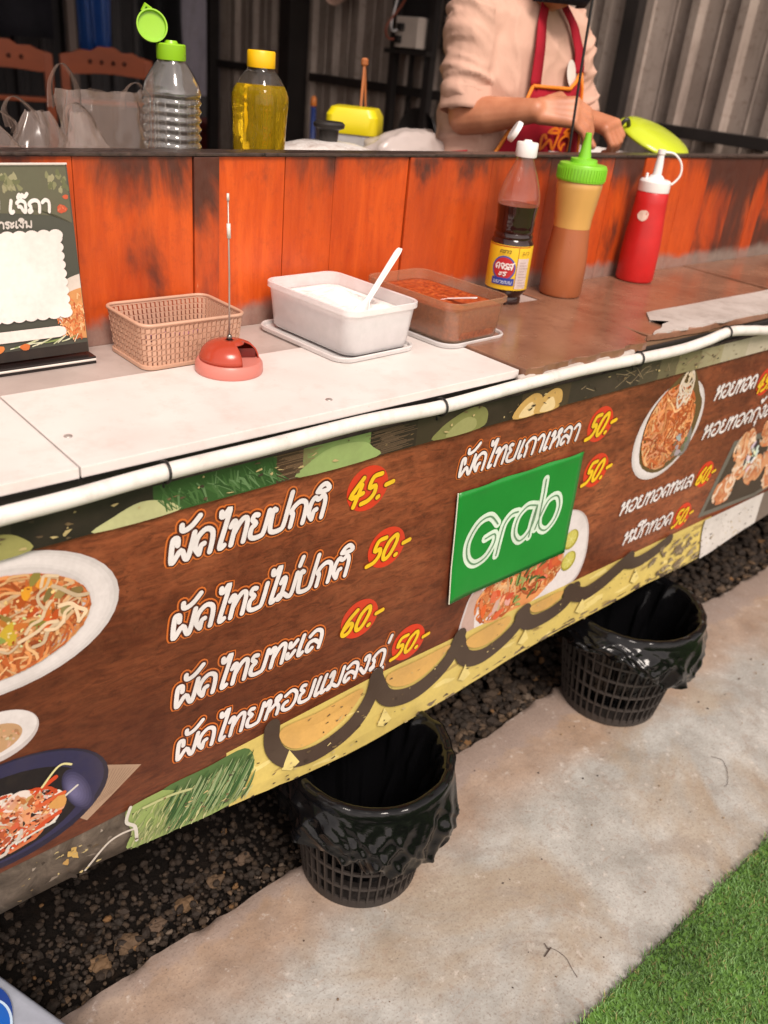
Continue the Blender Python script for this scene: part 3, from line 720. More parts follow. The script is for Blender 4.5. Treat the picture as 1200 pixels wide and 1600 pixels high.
strip(1.765, 2.04, srgb(206, 200, 196), n_=14); strip(2.04, 2.3, srgb(110, 98, 90), n_=8); strip(2.3, 3.0, srgb(176, 160, 104), n_=20)
for i in range(60):
    x = rp.gauss(1.68, 0.06); z = rp.uniform(bot_z(x)+0.004, pb(x)-0.01); op.ellipse(x, z, rp.uniform(0.003, 0.016), rp.uniform(0.002, 0.006), srgb(112, 96, 78) if i % 2 else srgb(150, 134, 106), 0.2, 8, 0.4)
# upper strip
ut = lambda q: 0.8225
ub = lambda q: 0.784
def up_strip(x0, x1, col): strip(x0, x1, col, ut, ub, max(2, int((x1-x0)*30)))
for i, (a, b, c) in enumerate(((-1.0, -0.7, C_GRN), (-0.7, -0.45, C_CREAM), (-0.45, 0.05, srgb(34, 30, 26)), (.05, .245, srgb(48, 44, 36)), (.245, .40, srgb(30, 28, 24)), (.40, .565, srgb(48, 84, 40)), (.565, .605, srgb(66, 48, 36)), (.605, .715, srgb(124, 150, 88)), (.715, .80, srgb(40, 32, 26)), (.80, .86, srgb(54, 46, 34)), (.86, .935, srgb(50, 42, 32)), (.935, 1.02, srgb(38, 30, 24)), (1.02, 1.14, srgb(70, 56, 40)), (1.14, 1.34, srgb(52, 44, 38)), (1.34, 1.40, srgb(74, 66, 52)), (1.40, 1.46, srgb(102, 94, 70)), (1.46, 1.54, srgb(132, 124, 90)), (1.54, 1.62, srgb(156, 148, 116)), (1.62, 1.72, srgb(172, 164, 140)), (1.72, 3.0, srgb(186, 176, 156)))): up_strip(a, b, c)
op.poly(crom([(.19, .784), (.20, .80), (.225, .811), (.25, .805), (.262, .784)], 4, True), srgb(150, 146, 88))
op.poly(crom([(.33, .784), (.352, .797), (.385, .807), (.415, .80), (.43, .784)], 4, True), srgb(190, 190, 140))
for i in range(64):
    x = .40+.0025*i; op.stroke([(x+rp.uniform(-.01, .01), .822-rp.uniform(0, .02)), (x+.006, .803), (x+.016+rp.uniform(-.01, .02), .786)], rp.uniform(.0008, .004), rp.choice([srgb(70, 104, 58), srgb(40, 74, 34), srgb(58, 96, 48), srgb(96, 128, 84)]), True)
for i in range(26): op.stroke([(rp.uniform(.56, .61), z_) for z_ in (0.786+i*0.0014,)][:1]+[(rp.uniform(.61, .64), 0.786+i*0.0014)], 0.0006, srgb(140, 112, 84))
for i in range(26): op.stroke([(rp.uniform(.705, .74), 0.786+i*0.0014), (rp.uniform(.75, .80), 0.787+i*0.0014)], 0.0006, srgb(120, 98, 76))
op.poly(crom([(.60, .784), (.612, .80), (.65, .815), (.70, .812), (.72, .80), (.728, .784)], 4, True), srgb(146, 168, 104))
op.poly(crom([(.835, .7845), (.845, .80), (.87, .812), (.905, .8215), (.935, .817), (.945, .80), (.93, .7845)], 4, True), srgb(126, 128, 76)); op.poly(crom([(.86, .7845), (.875, .80), (.90, .808), (.92, .80), (.915, .7845)], 4, True), srgb(150, 150, 98))
for x in (1.035, 1.085):
    op.poly(crom([(x-.03, .784), (x-.018, .806), (x+.012, .819), (x+.034, .81), (x+.03, .784)], 4, True), srgb(196, 158, 92)); op.poly(crom([(x-.016, .784), (x-.006, .799), (x+.012, .805), (x+.02, .784)], 4, True), srgb(226, 200, 150))
for i in range(30):
    x = rp.uniform(1.15, 1.6); op.stroke([(x, rp.uniform(.79, .82)), (x+rp.uniform(.01, .04), rp.uniform(.79, .82))], 0.001, srgb(160, 140, 110))
for i in range(420):                     # print grain: flecks and scuffs over the old banner
    x = rp.uniform(.2, 2.0); lo = rp.random() < .7; z = rp.uniform(bot_z(x)+.004, pb(x)) if lo else rp.uniform(.788, .820)
    op.ellipse(x, z, rp.uniform(.0008, .005), rp.uniform(.0006, .002), rp.choice([srgb(120, 100, 70), srgb(90, 74, 56), srgb(190, 170, 120), srgb(60, 50, 42)]), rp.uniform(-.4, .4), 7, .3)
op.build('old_print', INK, banner)

# --- the brown menu sheet
def wood_print():
    t = NT('brown_wood_print'); v = t.pos((1.0, 1.0, 2.6)); v0 = t.pos()
    big = t.noise(v, 3.2, 6, 0.65, 0.8); gr = t.noise(t.pos((3.0, 1.0, 12.0)), 9, 7, 0.75, 0.9); kn = t.noise(v0, 3.5, 4, 0.6)
    c = t.ramp(big, [(0.28, srgb(72, 34, 21)), (0.45, srgb(114, 57, 35)), (0.58, srgb(142, 76, 47)), (0.75, srgb(164, 97, 62))])
    c = t.mix(t.ramp(gr, [(0.42, 0.0), (0.62, 0.75)]), c, srgb(70, 32, 21))
    c = t.mix(t.ramp(t.noise(v0, 45, 6, 0.75), [(0.45, 0.0), (0.7, 0.4)]), c, srgb(150, 88, 58))
    c = t.mix(t.ramp(kn, [(0.52, 0.0), (0.72, 0.6)]), c, srgb(64, 28, 19))
    c = t.mix(t.ramp(t.noise(v0, 60, 3), [(0.68, 0.0), (0.76, 0.5)]), c, srgb(48, 24, 18))
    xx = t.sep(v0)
    # the sheet is mixed to a darker brown towards its lower left
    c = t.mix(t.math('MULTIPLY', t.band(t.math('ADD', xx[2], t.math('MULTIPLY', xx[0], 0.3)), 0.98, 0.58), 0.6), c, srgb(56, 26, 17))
    t.base(c); t.set(rough=0.38, spec=0.4); t.bump(t.noise(v0, 4, 3), 0.1, 0.01); return t.m
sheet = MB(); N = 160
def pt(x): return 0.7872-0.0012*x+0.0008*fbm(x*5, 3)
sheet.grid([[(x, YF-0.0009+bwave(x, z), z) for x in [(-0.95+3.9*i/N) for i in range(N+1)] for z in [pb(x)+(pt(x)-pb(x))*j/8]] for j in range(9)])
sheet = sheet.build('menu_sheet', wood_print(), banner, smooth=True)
def BS(x, z, off): return (x, YF-0.0010+bwave(x, z)-off, z)
ed = Print(BS, 0.0004)
ed.stroke([(-0.95+3.9*i/160, pt(-0.95+3.9*i/160)-0.0015) for i in range(161)], 0.004, srgb(214, 196, 176))
ed.build('white_edge', INK, sheet)
WH = srgb(228, 222, 222); OR = srgb(206, 108, 46); DB = srgb(74, 30, 22)
def line(txt, x0, x1, z, h, w=0.0085, big=True):
    w *= 0.88; L = [(OR, w*2.35), (DB, w*1.75), (WH, w)] if big else [(srgb(190, 120, 92), w*1.9), (srgb(84, 44, 34), w*1.6), (WH, w)]
    lettering(BS, txt, x0, z, h, x1, L, sheet, off=0.0006)
line('ผัดไทยปกติ', 0.418, 0.648, 0.714, 0.033, 0.0082)
line('ผัดไทยไม่ปกติ', 0.418, 0.698, 0.605, 0.033, 0.0080)
line('ผัดไทยทะเล', 0.420, 0.660, 0.495, 0.032, 0.0078)
line('ผัดไทยหอยแมลงภู่', 0.420, 0.792, 0.404, 0.031, 0.0072)
line('ผัดไทยเกาเหลา', 0.902, 1.195, 0.709, 0.029, 0.0066)
line('หอยทอด', 1.645, 1.815, 0.700, 0.028, 0.0068, False)
line('หอยทอดกุ้งสด', 1.640, 1.975, 0.614, 0.028, 0.0068, False)
line('หอยทอดทะเล', 1.390, 1.655, 0.504, 0.026, 0.0062, False)
line('หมึกทอด', 1.430, 1.610, 0.424, 0.027, 0.0062, False)
def price(txt, x, z, r, h):
    d = Print(BS, 0.0004, 0.00001); d.ellipse(x, z, r, r*0.93, srgb(206, 56, 30)); d.build('price_disc', INK, sheet)
    L = [(srgb(120, 44, 16), h*0.30), (srgb(232, 190, 34), h*0.21)]
    lettering(BS, txt, x-r*1.02, z-h*0.55, h, x+r*1.18, L, sheet, off=0.0011, slant=0.3)
price('45.-', 0.722, 0.735, 0.037, 0.034)
price('50.-', 0.770, 0.626, 0.036, 0.034)
price('60.-', 0.730, 0.514, 0.036, 0.034)
price('50.-', 0.842, 0.424, 0.036, 0.032)
price('50.-', 1.256, 0.724, 0.036, 0.036)
price('50.-', 1.275, 0.630, 0.036, 0.036)
price('45.-', 1.86, 0.704, 0.034, 0.032)
price('60.-', 1.705, 0.517, 0.033, 0.032)
price('50.-', 1.655, 0.428, 0.034, 0.032)

# --- printed dishes
ORG = [srgb(206, 120, 66), srgb(220, 146, 90), srgb(190, 96, 48), srgb(226, 178, 128), srgb(176, 84, 42)]
def strands(pr, cx, cz, rx, rz, n_, w, pal, rnd, ln=0.05):
    for _ in range(n_):
        a = rnd.uniform(0, 2*pi); q = sqrt(rnd.random())*0.92; x, z = cx+rx*q*cos(a), cz+rz*q*sin(a)
        d = rnd.uniform(0, 2*pi); pts = [(x, z)]
        for k_ in range(4):
            d += rnd.uniform(-1.1, 1.1); x += ln/4*cos(d); z += ln/4*sin(d)
            e = ((x-cx)/rx)**2+((z-cz)/rz)**2
            if e > 1.05: x = cx+(x-cx)/sqrt(e); z = cz+(z-cz)/sqrt(e)
            pts.append((x, z))
        c = rnd.choice(pal); k_ = rnd.uniform(0.72, 1.12)
        pr.stroke(crom(pts, 3), w*rnd.uniform(0.6, 1.3), tuple(min(1, q_*k_) for q_ in c))
def bits(pr, cx, cz, rx, rz, n_, s, pal, rnd):
    for _ in range(n_):
        a = rnd.uniform(0, 2*pi); q = sqrt(rnd.random())*0.9
        pr.ellipse(cx+rx*q*cos(a), cz+rz*q*sin(a), s*rnd.uniform(.5, 1.3), s*rnd.uniform(.35, .8), tuple(min(1, q_*(0.7+0.45*rnd.random())) for q_ in rnd.choice(pal)), rnd.uniform(0, pi), 9, 0.15)
def dish(name): return Print(BS, 0.0004, 0.000003)
PL = srgb(222, 214, 214); PL2 = srgb(196, 186, 186)
rd = random.Random(21)
def plate_rings(d, cx, cz, rx, rz, rot=0.0):
    for q in range(9):
        t = q/8; k = 1-0.30*t; g = 0.80+0.20*sin(pi*min(1, t*1.25)) if t < .8 else .86
        d.ellipse(cx-.004*t, cz+.003*t, rx*k, rz*k, tuple(c_*g for c_ in PL), rot)
d = dish('a'); plate_rings(d, 0.217, 0.700, 0.139, 0.086)
d.ellipse(0.20, 0.700, 0.112, 0.061, ORG[0], wob=0.04); strands(d, 0.205, 0.698, 0.115, 0.062, 420, 0.0034, ORG, rd, 0.06)
strands(d, 0.21, 0.712, 0.10, 0.044, 60, 0.0034, [srgb(224, 186, 146), srgb(214, 160, 108)], rd, 0.05)
bits(d, 0.22, 0.715, 0.09, 0.04, 24, 0.010, [srgb(214, 160, 50), srgb(206, 106, 50), srgb(188, 80, 36)], rd)
bits(d, 0.24, 0.715, 0.08, 0.045, 10, 0.008, [srgb(128, 120, 58), srgb(150, 140, 80)], rd); bits(d, 0.21, 0.705, 0.10, 0.05, 160, 0.0022, [srgb(226, 190, 130), srgb(150, 74, 34), srgb(232, 204, 160)], rd)
strands(d, 0.23, 0.705, 0.09, 0.05, 14, 0.0042, [srgb(228, 200, 166)], rd, 0.045)
d.build('printed_dish', INK, sheet)
d = dish('b'); d.ellipse(0.20, 0.558, 0.051, 0.035, PL2); d.ellipse(0.20, 0.561, 0.049, 0.031, PL); d.ellipse(0.196, 0.556, 0.036, 0.021, srgb(190, 150, 112))
bits(d, 0.196, 0.556, 0.036, 0.02, 90, 0.003, [srgb(206, 168, 130), srgb(168, 124, 88), srgb(220, 186, 150)], rd); d.build('printed_dish', INK, sheet)
d = dish('c'); d.poly([(0.31, 0.458), (0.372, 0.424), (0.33, 0.395), (0.295, 0.372), (0.27, 0.40)], srgb(168, 138, 116))
for i in range(14): d.stroke([(0.31+.004*i, 0.45-.002*i), (0.29+.003*i, 0.385+.001*i)], 0.0008, srgb(140, 112, 92))
d.ellipse(0.20, 0.440, 0.128, 0.0795, srgb(30, 28, 52)); d.ellipse(0.198, 0.443, 0.124, 0.074, srgb(44, 42, 74)); d.ellipse(0.19, 0.436, 0.108, 0.063, srgb(22, 18, 24))
[d.ellipse(0.288-.001*q, 0.43, 0.016-.002*q, 0.040-.005*q, tuple(a_+(b_-a_)*q/6 for a_, b_ in zip(srgb(44, 42, 74), srgb(104, 100, 140))), 0.3) for q in range(7)]
strands(d, 0.185, 0.425, 0.085, 0.045, 120, 0.004, [srgb(214, 120, 76), srgb(196, 72, 34), srgb(226, 160, 120), srgb(230, 220, 210)], rd, 0.05)
for (a, b, c_) in (((0.235, 0.452), (0.262, 0.466), srgb(198, 66, 30)), ((0.225, 0.395), (0.262, 0.408), srgb(202, 74, 34)), ((0.23, 0.43), (0.27, 0.436), srgb(206, 92, 50)), ((0.255, 0.42), (0.287, 0.438), srgb(212, 206, 200)), ((0.21, 0.39), (0.255, 0.396), srgb(206, 204, 196))): d.stroke([a, ((a[0]+b[0])/2, (a[1]+b[1])/2+0.001), b], 0.0065 if c_[2] < 0.3 else 0.003, c_)
d.ellipse(0.215, 0.455, 0.018, 0.013, srgb(222, 206, 198), 0.2); d.ellipse(0.214, 0.452, 0.012, 0.008, srgb(206, 150, 120)); bits(d, 0.205, 0.43, 0.06, 0.034, 60, 0.007, [srgb(220, 146, 104), srgb(204, 110, 66), srgb(228, 184, 150), srgb(180, 84, 44)], rd); bits(d, 0.20, 0.43, 0.07, 0.04, 140, 0.0024, [srgb(232, 196, 160), srgb(120, 50, 28), srgb(206, 106, 60)], rd)
d.ellipse(0.262, 0.425, 0.011, 0.010, srgb(206, 150, 84), 0, 16, 0.12); d.stroke(crom([(0.245, 0.46), (0.262, 0.478), (0.272, 0.482), (0.282, 0.476)], 5), 0.003, srgb(216, 206, 150))
d.build('printed_dish', INK, sheet)
# noodles half under the green sign
d = dish('d')
pl4 = crom([(0.975, 0.372), (0.962, 0.385), (0.968, 0.43), (0.985, 0.47), (1.05, 0.53), (1.15, 0.565), (1.235, 0.560), (1.285, 0.525), (1.306, 0.46), (1.30, 0.405), (1.27, 0.383), (1.20, 0.3785), (1.08, 0.3785), (1.0, 0.374)], 5, True)
d.poly(pl4, PL2, (1.13, 0.45)); d.poly([(1.13+(p_[0]-1.13)*0.97, 0.452+(p_[1]-0.45)*0.965) for p_ in pl4], PL, (1.13, 0.452))
d.poly([(0.972, 0.380), (0.968, 0.41), (0.98, 0.46), (1.0, 0.48), (1.015, 0.455), (1.0, 0.41), (1.005, 0.380)], srgb(190, 160, 150))
d.ellipse(1.12, 0.438, 0.115, 0.055, ORG[1], 0.1, wob=0.05)
strands(d, 1.06, 0.43, 0.062, 0.046, 120, 0.0045, ORG+[srgb(224, 176, 132)], rd, 0.05); strands(d, 1.17, 0.455, 0.06, 0.05, 110, 0.0045, ORG+[srgb(170, 70, 36)], rd, 0.05)
bits(d, 1.05, 0.42, 0.05, 0.035, 24, 0.011, [srgb(226, 178, 150), srgb(216, 122, 74), srgb(206, 92, 50)], rd); bits(d, 1.19, 0.455, 0.04, 0.04, 18, 0.013, [srgb(220, 140, 96), srgb(196, 92, 52)], rd)
for i in range(26):
    x = rd.gauss(1.118, 0.02); z = rd.uniform(0.395, 0.47); b = rd.uniform(-0.5, 2.2); q = rd.uniform(.014, .03); d.stroke(crom([(x, z), (x+q*.5*cos(b), z+q*.5*sin(b)+.003), (x+q*cos(b), z+q*sin(b))], 4), 0.006, rd.choice([srgb(62, 92, 38), srgb(92, 124, 58), srgb(44, 70, 30), srgb(150, 160, 90)]), True)
for (x, z, r_) in ((1.243, 0.495, 0.021), (1.250, 0.446, 0.021)):
    d.ellipse(x, z, r_, r_, srgb(160, 150, 52)); d.ellipse(x-.002, z+.002, r_*.86, r_*.86, srgb(196, 188, 92))
    for k_ in range(8): d.stroke([(x, z), (x+r_*.7*cos(k_*pi/4), z+r_*.7*sin(k_*pi/4))], 0.0016, srgb(214, 208, 130))
d.build('printed_dish', INK, sheet)
d = dish('e'); plate_rings(d, 1.500, 0.664, 0.118, 0.100, 0.35)
d.poly(crom([(1.42, 0.61), (1.41, 0.70), (1.46, 0.755), (1.53, 0.785), (1.58, 0.73), (1.605, 0.69), (1.585, 0.61), (1.50, 0.572)], 4, True), srgb(96, 76, 44)); d.ellipse(1.565, 0.63, 0.03, 0.04, srgb(120, 116, 112), 0.4)
d.ellipse(1.495, 0.668, 0.080, 0.082, ORG[0], 0.3, wob=0.08); strands(d, 1.495, 0.67, 0.084, 0.086, 300, 0.0046, ORG+[srgb(222, 150, 110)], rd, 0.07); strands(d, 1.52, 0.745, 0.025, 0.04, 24, 0.005, [srgb(222, 200, 170), srgb(230, 214, 196)], rd, 0.05)
bits(d, 1.55, 0.62, 0.03, 0.03, 14, 0.010, [srgb(170, 170, 160), srgb(120, 110, 80)], rd); d.build('printed_dish', INK, sheet)
d = dish('f'); d.poly([(1.731, 0.400), (1.80, 0.575), (2.05, 0.565), (2.14, 0.40), (2.0, 0.385)], srgb(104, 100, 92), (1.93, 0.47)); d.poly([(1.752, 0.410), (1.815, 0.56), (2.04, 0.552), (2.12, 0.41), (1.99, 0.396)], srgb(60, 48, 40), (1.93, 0.47))
for (cx_, cz_) in ((1.82, 0.45), (1.88, 0.50), (1.95, 0.47), (2.02, 0.50), (1.86, 0.55), (1.97, 0.565), (2.05, 0.44)):
    d.ellipse(cx_, cz_, 0.045, 0.035, rd.choice([srgb(206, 146, 104), srgb(214, 166, 128), srgb(196, 126, 84)]), rd.uniform(0, 3), 20, 0.12); strands(d, cx_, cz_, 0.045, 0.035, 20, 0.007, [srgb(214, 156, 112), srgb(198, 120, 76), srgb(226, 200, 176)], rd, 0.05)
bits(d, 1.91, 0.51, 0.03, 0.04, 20, 0.010, [srgb(230, 226, 224), srgb(66, 56, 70), srgb(222, 216, 210)], rd); d.build('printed_dish', INK, sheet)

# --- green delivery sign pasted over the menu
dsx = [(0.906, 0.681), (1.214, 0.6835), (1.226, 0.473), (0.919, 0.4745)]
dsign = empty('delivery_sign', (1.065, YF-0.006, 0.474), 'bright green rectangular sign with white rounded lettering pasted over the menu', 'sign')
def green_vinyl():
    t = NT('green_sticker'); v = t.pos(); c = t.mix(t.noise(v, 9, 4), srgb(20, 118, 40), srgb(34, 140, 54)); t.base(t.mix(t.math('MULTIPLY', t.noise(v, 200, 3), 0.2), c, srgb(14, 90, 30)))
    t.set(rough=0.33, spec=0.45); t.bump(t.noise(v, 22, 3), 0.12, 0.004); return t.m
def sgn(u, v_):
    a = Vector(dsx[3]).lerp(Vector(dsx[2]), u); b = Vector(dsx[0]).lerp(Vector(dsx[1]), u); return a.lerp(b, v_)
def curl(u, v_): return 0.0042+0.004*max(0, 1-u*6)*max(0, 1-v_*3)+0.003*max(0, (v_-.93)/.07)*(sin(u*9)**2)+0.0012*sin(u*5+v_*3)
m = MB(); rows = [[(sgn(i/30, j/20).x, YF-0.0012-curl(i/30, j/20), sgn(i/30, j/20).y) for i in range(31)] for j in range(21)]
m.grid(rows); o = m.build('panel', green_vinyl(), dsign, smooth=True); modifier(o, 'SOLIDIFY', thickness=0.0012, offset=1)
m = MB(); m.tube([Vector(r_[0])+Vector((-0.0006, 0.0003, 0)) for r_ in rows], 0.0011, 6); m.tube([Vector(q)+Vector((0, 0.0003, -0.0004)) for q in rows[0]], 0.0009, 6); m.build('torn_edge', plain('paper_edge', srgb(214, 212, 196), 0.7, 0.1, 60), dsign)
def GF(x, z, off):
    u = (x-dsx[3][0])/(dsx[2][0]-dsx[3][0]); v_ = (z-0.474)/0.209
    return (x, YF-0.0012-curl(min(1, max(0, u)), min(1, max(0, v_)))-0.0014-off, z)
gw = srgb(214, 232, 214); gk = srgb(96, 140, 104)
gstr = [[(1.012, 0.598), (0.990, 0.618), (0.962, 0.613), (0.943, 0.585), (0.946, 0.555), (0.965, 0.536), (0.992, 0.540), (1.010, 0.562), (1.008, 0.580), (0.985, 0.578)],
        [(1.020, 0.535), (1.024, 0.565), (1.030, 0.592), (1.045, 0.606), (1.062, 0.606)],
        [(1.108, 0.606), (1.085, 0.610), (1.064, 0.594), (1.061, 0.565), (1.078, 0.545), (1.098, 0.552), (1.110, 0.575), (1.112, 0.606), (1.106, 0.575), (1.104, 0.545)],
        [(1.122, 0.652), (1.124, 0.62), (1.124, 0.58), (1.130, 0.556), (1.150, 0.545), (1.170, 0.560), (1.176, 0.588), (1.164, 0.610), (1.142, 0.608), (1.128, 0.585), (1.118, 0.556)]]
gp = Print(GF, 0.0002, 0.00001)
for s_ in gstr: gp.stroke(crom(s_, 6), 0.0165, gw)
gp.off = 0.0009
for s_ in gstr: gp.stroke(crom(s_, 6), 0.0030, gk)
gp.build('lettering', INK, dsign)

# ================================================================== ORANGE BOARD PARTITION
part = empty('board_partition', (1.0, YB, 0), 'scorched orange board partition standing at the back of the counter', 'partition')
def board_material():
    t = NT('orange_paint'); v = t.pos(); x = t.sep(v); a = t.n('ShaderNodeAttribute', attribute_name='Col')
    ac = t.n('ShaderNodeSeparateColor'); t.l(a.outputs[0], ac.inputs[0])
    st = t.pos((9, 9, 1.1)); n1 = t.noise(st, 6, 6, 0.65, 0.3); n2 = t.noise(v, 11, 6, 0.65, 0.5); n3 = t.noise(v, 60, 5, 0.7)
    c = t.mix(t.ramp(n1, [(0.3, 0.0), (0.7, 1.0)]), srgb(182, 66, 19), srgb(216, 92, 31))
    c = t.mix(t.math('MULTIPLY', ac.outputs[0], 0.55), c, srgb(150, 58, 28))
    c = t.mix(t.ramp(n3, [(0.52, 0.0), (0.74, 0.28)]), c, srgb(104, 40, 18))
    c = t.mix(t.ramp(t.noise(t.pos((1, 1, .3)), 8, 5, 0.6), [(0.45, 0.0), (0.7, 0.6)]), c, srgb(156, 54, 20))
    # flaked spots of pale primer
    fl_ = t.ramp(t.noise(t.pos((14, 14, 3)), 9, 4, 0.7), [(0.72, 0.0), (0.76, 0.55)]); c = t.mix(fl_, c, srgb(206, 150, 112))
    # soot: heavier on some boards and towards the top rail
    hz = t.band(x[2], 1.0, 1.12)
    so = t.math('ADD', t.math('MULTIPLY', ac.outputs[1], 0.85), t.math('MULTIPLY', hz, 0.40))
    so = t.math('ADD', so, t.math('MULTIPLY', t.math('SUBTRACT', t.noise(t.pos((1, 1, .45)), 9, 6, 0.62, 0.6), 0.5), 1.5))
    c = t.mix(t.math('MULTIPLY', t.band(so, 0.34, 0.72), 0.9), c, t.mix(n3, srgb(24, 19, 19), srgb(66, 52, 47)))
    # paint worn off to grey at the foot, where it meets the tiles
    ft = t.math('ADD', x[2], t.math('MULTIPLY', t.math('SUBTRACT', n2, 0.5), 0.05))
    c = t.mix(t.math('MULTIPLY', t.band(ft, 0.900, 0.876), 0.8), c, t.mix(n3, srgb(96, 84, 78), srgb(160, 148, 138)))
    t.base(c); t.set(rough=t.math('ADD', t.math('MULTIPLY', n3, 0.3), 0.22), spec=0.45); t.bump(t.math('ADD', n1, t.math('MULTIPLY', n3, 0.3)), 0.25, 0.004)
    return t.m
BOARD = board_material()
bx_ = [-1.1, -0.86, -0.63, -0.41, -0.2, -0.0, 0.17, 0.33, 0.49, 0.664, 0.706, 0.823, 0.918, 1.076, 1.155, 1.287, 1.456, 1.665, 1.775, 1.865, 1.945, 2.055, 2.19, 2.30, 2.355, 2.52, 2.72, 2.92, 3.05]
SOOT = {8: 0.26, 9: 0.62, 16: 0.22, 17: 0.62, 18: 0.10, 19: 0.1, 20: 0.22, 21: 0.55, 22: 0.72, 23: 0.40, 24: 0.75, 25: 0.6, 26: 0.5, 27: 0.6}
rb = random.Random(2)
for i, (a, b) in enumerate(zip(bx_, bx_[1:])):
    m = MB(); m.col = (rb.random(), SOOT.get(i, rb.uniform(0.0, 0.12)), 0.3)
    d_ = 0.0045 if i in (9, 13, 18) else rb.uniform(0, 0.0012)
    gp_ = 0.004 if i == 13 else (0.0016 if i in (9, 10, 18, 20) else 0.0007)
    m.box(((a+b)/2, YB+0.009-d_/2, 0.5355), (b-a-gp_, 0.018+d_, 1.151), bev=0.0006); m.build('board', BOARD, part)
m = MB(); m.box((0.975, YB+0.030, 0.53), (4.15, 0.020, 1.12)); m.build('backing', plain('old_plywood', (.2, .1, .05)), part)
def rail_material():
    t = NT('greasy_rail'); v = t.pos(); n = t.noise(v, 70, 5, 0.7)
    t.base(t.ramp(n, [(0.3, srgb(34, 26, 24)), (0.6, srgb(70, 54, 48)), (0.8, srgb(108, 84, 72))])); t.set(rough=t.math('MULTIPLY', n, 0.7), spec=0.5); t.bump(n, 0.6, 0.003); return t.m
m = MB(); m.box((0.975, YB+0.014, 1.1145), (4.15, 0.038, 0.005), bev=0.0015)
m.build('top_rail', rail_material(), part)

# kitchen shelf behind the partition that carries the bottles, bags and pots
shelf = empty('kitchen_shelf', (1.0, 1.5, 0), 'low dark work shelf hidden behind the orange partition', 'shelf')
m = MB(); m.box((1.0, 1.47, 0.972), (3.9, 0.54, 0.02), bev=0.003); m.build('shelf_board', plain('dark_board', srgb(70, 54, 46), 0.6, 0.3, 14), shelf)
for x in (-0.9, 0.4, 1.4):
    for y in (1.3, 1.7):
        m = MB(); m.bar((x, y, -0.01), (x, y, 0.96), 0.03, 0.03); m.build('leg', BLACK_STEEL, shelf)
SZ = 0.982

# ================================================================== THINGS ON THE COUNTER
# --- payment stand
ps = empty('payment_stand', (0.38, 1.11, TOP), 'dark green stand with a scalloped white panel at the left end of the counter', 'sign stand')
PX0, PX1, PZ0, PZ1 = 0.285, 0.472, 0.8605, 1.106
def PF(u, v_, off): return (PX0+u*(PX1-PX0), 1.104+0.030*v_-off, PZ0+0.012+v_*(PZ1-PZ0-0.012))
m = MB(); A = [Vector(PF(u, v_, 0)) for u, v_ in ((0, 0), (1, 0), (1, 1), (0, 1))]; B = [p_+Vector((0, 0.0035, 0)) for p_ in A]
m.add(A+B, [(0, 1, 2, 3), (7, 6, 5, 4), (0, 4, 5, 1), (1, 5, 6, 2), (2, 6, 7, 3), (3, 7, 4, 0)])
m.build('panel', plain('stand_green', srgb(66, 66, 56), 0.35, 0.2, 20), ps)
m = MB(); m.box((0.3785, 1.1035, 0.8645), (0.193, 0.028, 0.010), bev=0.001); m.build('foot', plain('black_acrylic', srgb(34, 27, 26), 0.25, 0.2, 40), ps)
m = MB(); m.tube([(0.284, 1.0885, 0.8655), (0.474, 1.0885, 0.8655)], 0.0016, 6); m.build('clear_edge', plain('clear_edge', srgb(206, 198, 190), 0.2, 0.1, 40), ps); m = MB(); m.tube([Vector(PF(0, 1, 0.0005)), Vector(PF(1, 1, 0.0005))], 0.0013, 6)
m.build('clear_edge', plain('clear_edge', srgb(206, 198, 190), 0.2, 0.1, 40), ps)
def PP_(u, v_, off): return PF(min(0.995, max(0.005, u)), v_, off+0.0003)
p_ = Print(PP_, 0.0, 0.00001); rq = random.Random(8)
p_.poly([(0, 0), (1, 0), (1, .055), (0, .055)], srgb(28, 22, 20))
p_.poly([(0, .78), (0, 1), (.99, 1), (.99, .70), (.9, .74), (.6, .76)], srgb(92, 92, 72)); 
for i in range(34):
    u, v_ = rq.choice(((.62, .92), (.92, .93), (.95, .90)))
    p_.ellipse(u+rq.uniform(-.08, .05), v_+rq.uniform(-.04, .03), .02, .014, rq.choice([srgb(128, 128, 92), srgb(100, 104, 70), srgb(150, 146, 112)]), rq.uniform(0, 3), 9, .2)
p_.stroke([(.3, .905), (.4, .91), (.48, .905)], 0.032, srgb(206, 120, 74)); p_.ellipse(.93, .775, .035, .022, srgb(196, 78, 44), 0, 14, .1); p_.ellipse(.965, .835, .02, .012, srgb(196, 86, 52), 0, 12, .1)
bits(p_, .93, .775, .03, .02, 8, .006, [srgb(220, 120, 80)], rq)
p_.ellipse(1.05, .27, .28, .165, srgb(206, 194, 182), 0.0, 40); p_.ellipse(1.0, .215, .17, .14, srgb(196, 138, 84), 0, 30, .04)
for i in range(90):
    a = rq.uniform(0, 6.28); q = sqrt(rq.random()); u, v_ = .93+.13*q*cos(a), .21+.13*q*sin(a); b = rq.uniform(0, 6.28)
    if u > .985: u = .98
    p_.stroke([(u, v_), (min(.985, u+.02*cos(b)), v_+.012), (min(.99, u+.03*cos(b)), v_+.02*sin(b))], .009, rq.choice(ORG))
for i in range(16):
    p_.stroke([(.45+.03*i, .07+.004*(i % 5)), (.6+.022*i, .085+.008*(i % 4))], .006, rq.choice([srgb(206, 206, 176), srgb(120, 136, 80), srgb(186, 190, 150)]))
p_.ellipse(.36, .075, .05, .025, srgb(206, 120, 56), 0, 12, .1); p_.ellipse(.55, .072, .035, .018, srgb(196, 104, 48), 0, 12, .1)
p_.poly([(0, 0.995), (.985, 0.995), (.985, .999), (0, .999)], srgb(206, 196, 184))
wp = srgb(230, 220, 214)
for i in range(9): p_.ellipse(.845, .26+.046*i, .06, .032, wp, 0, 18)
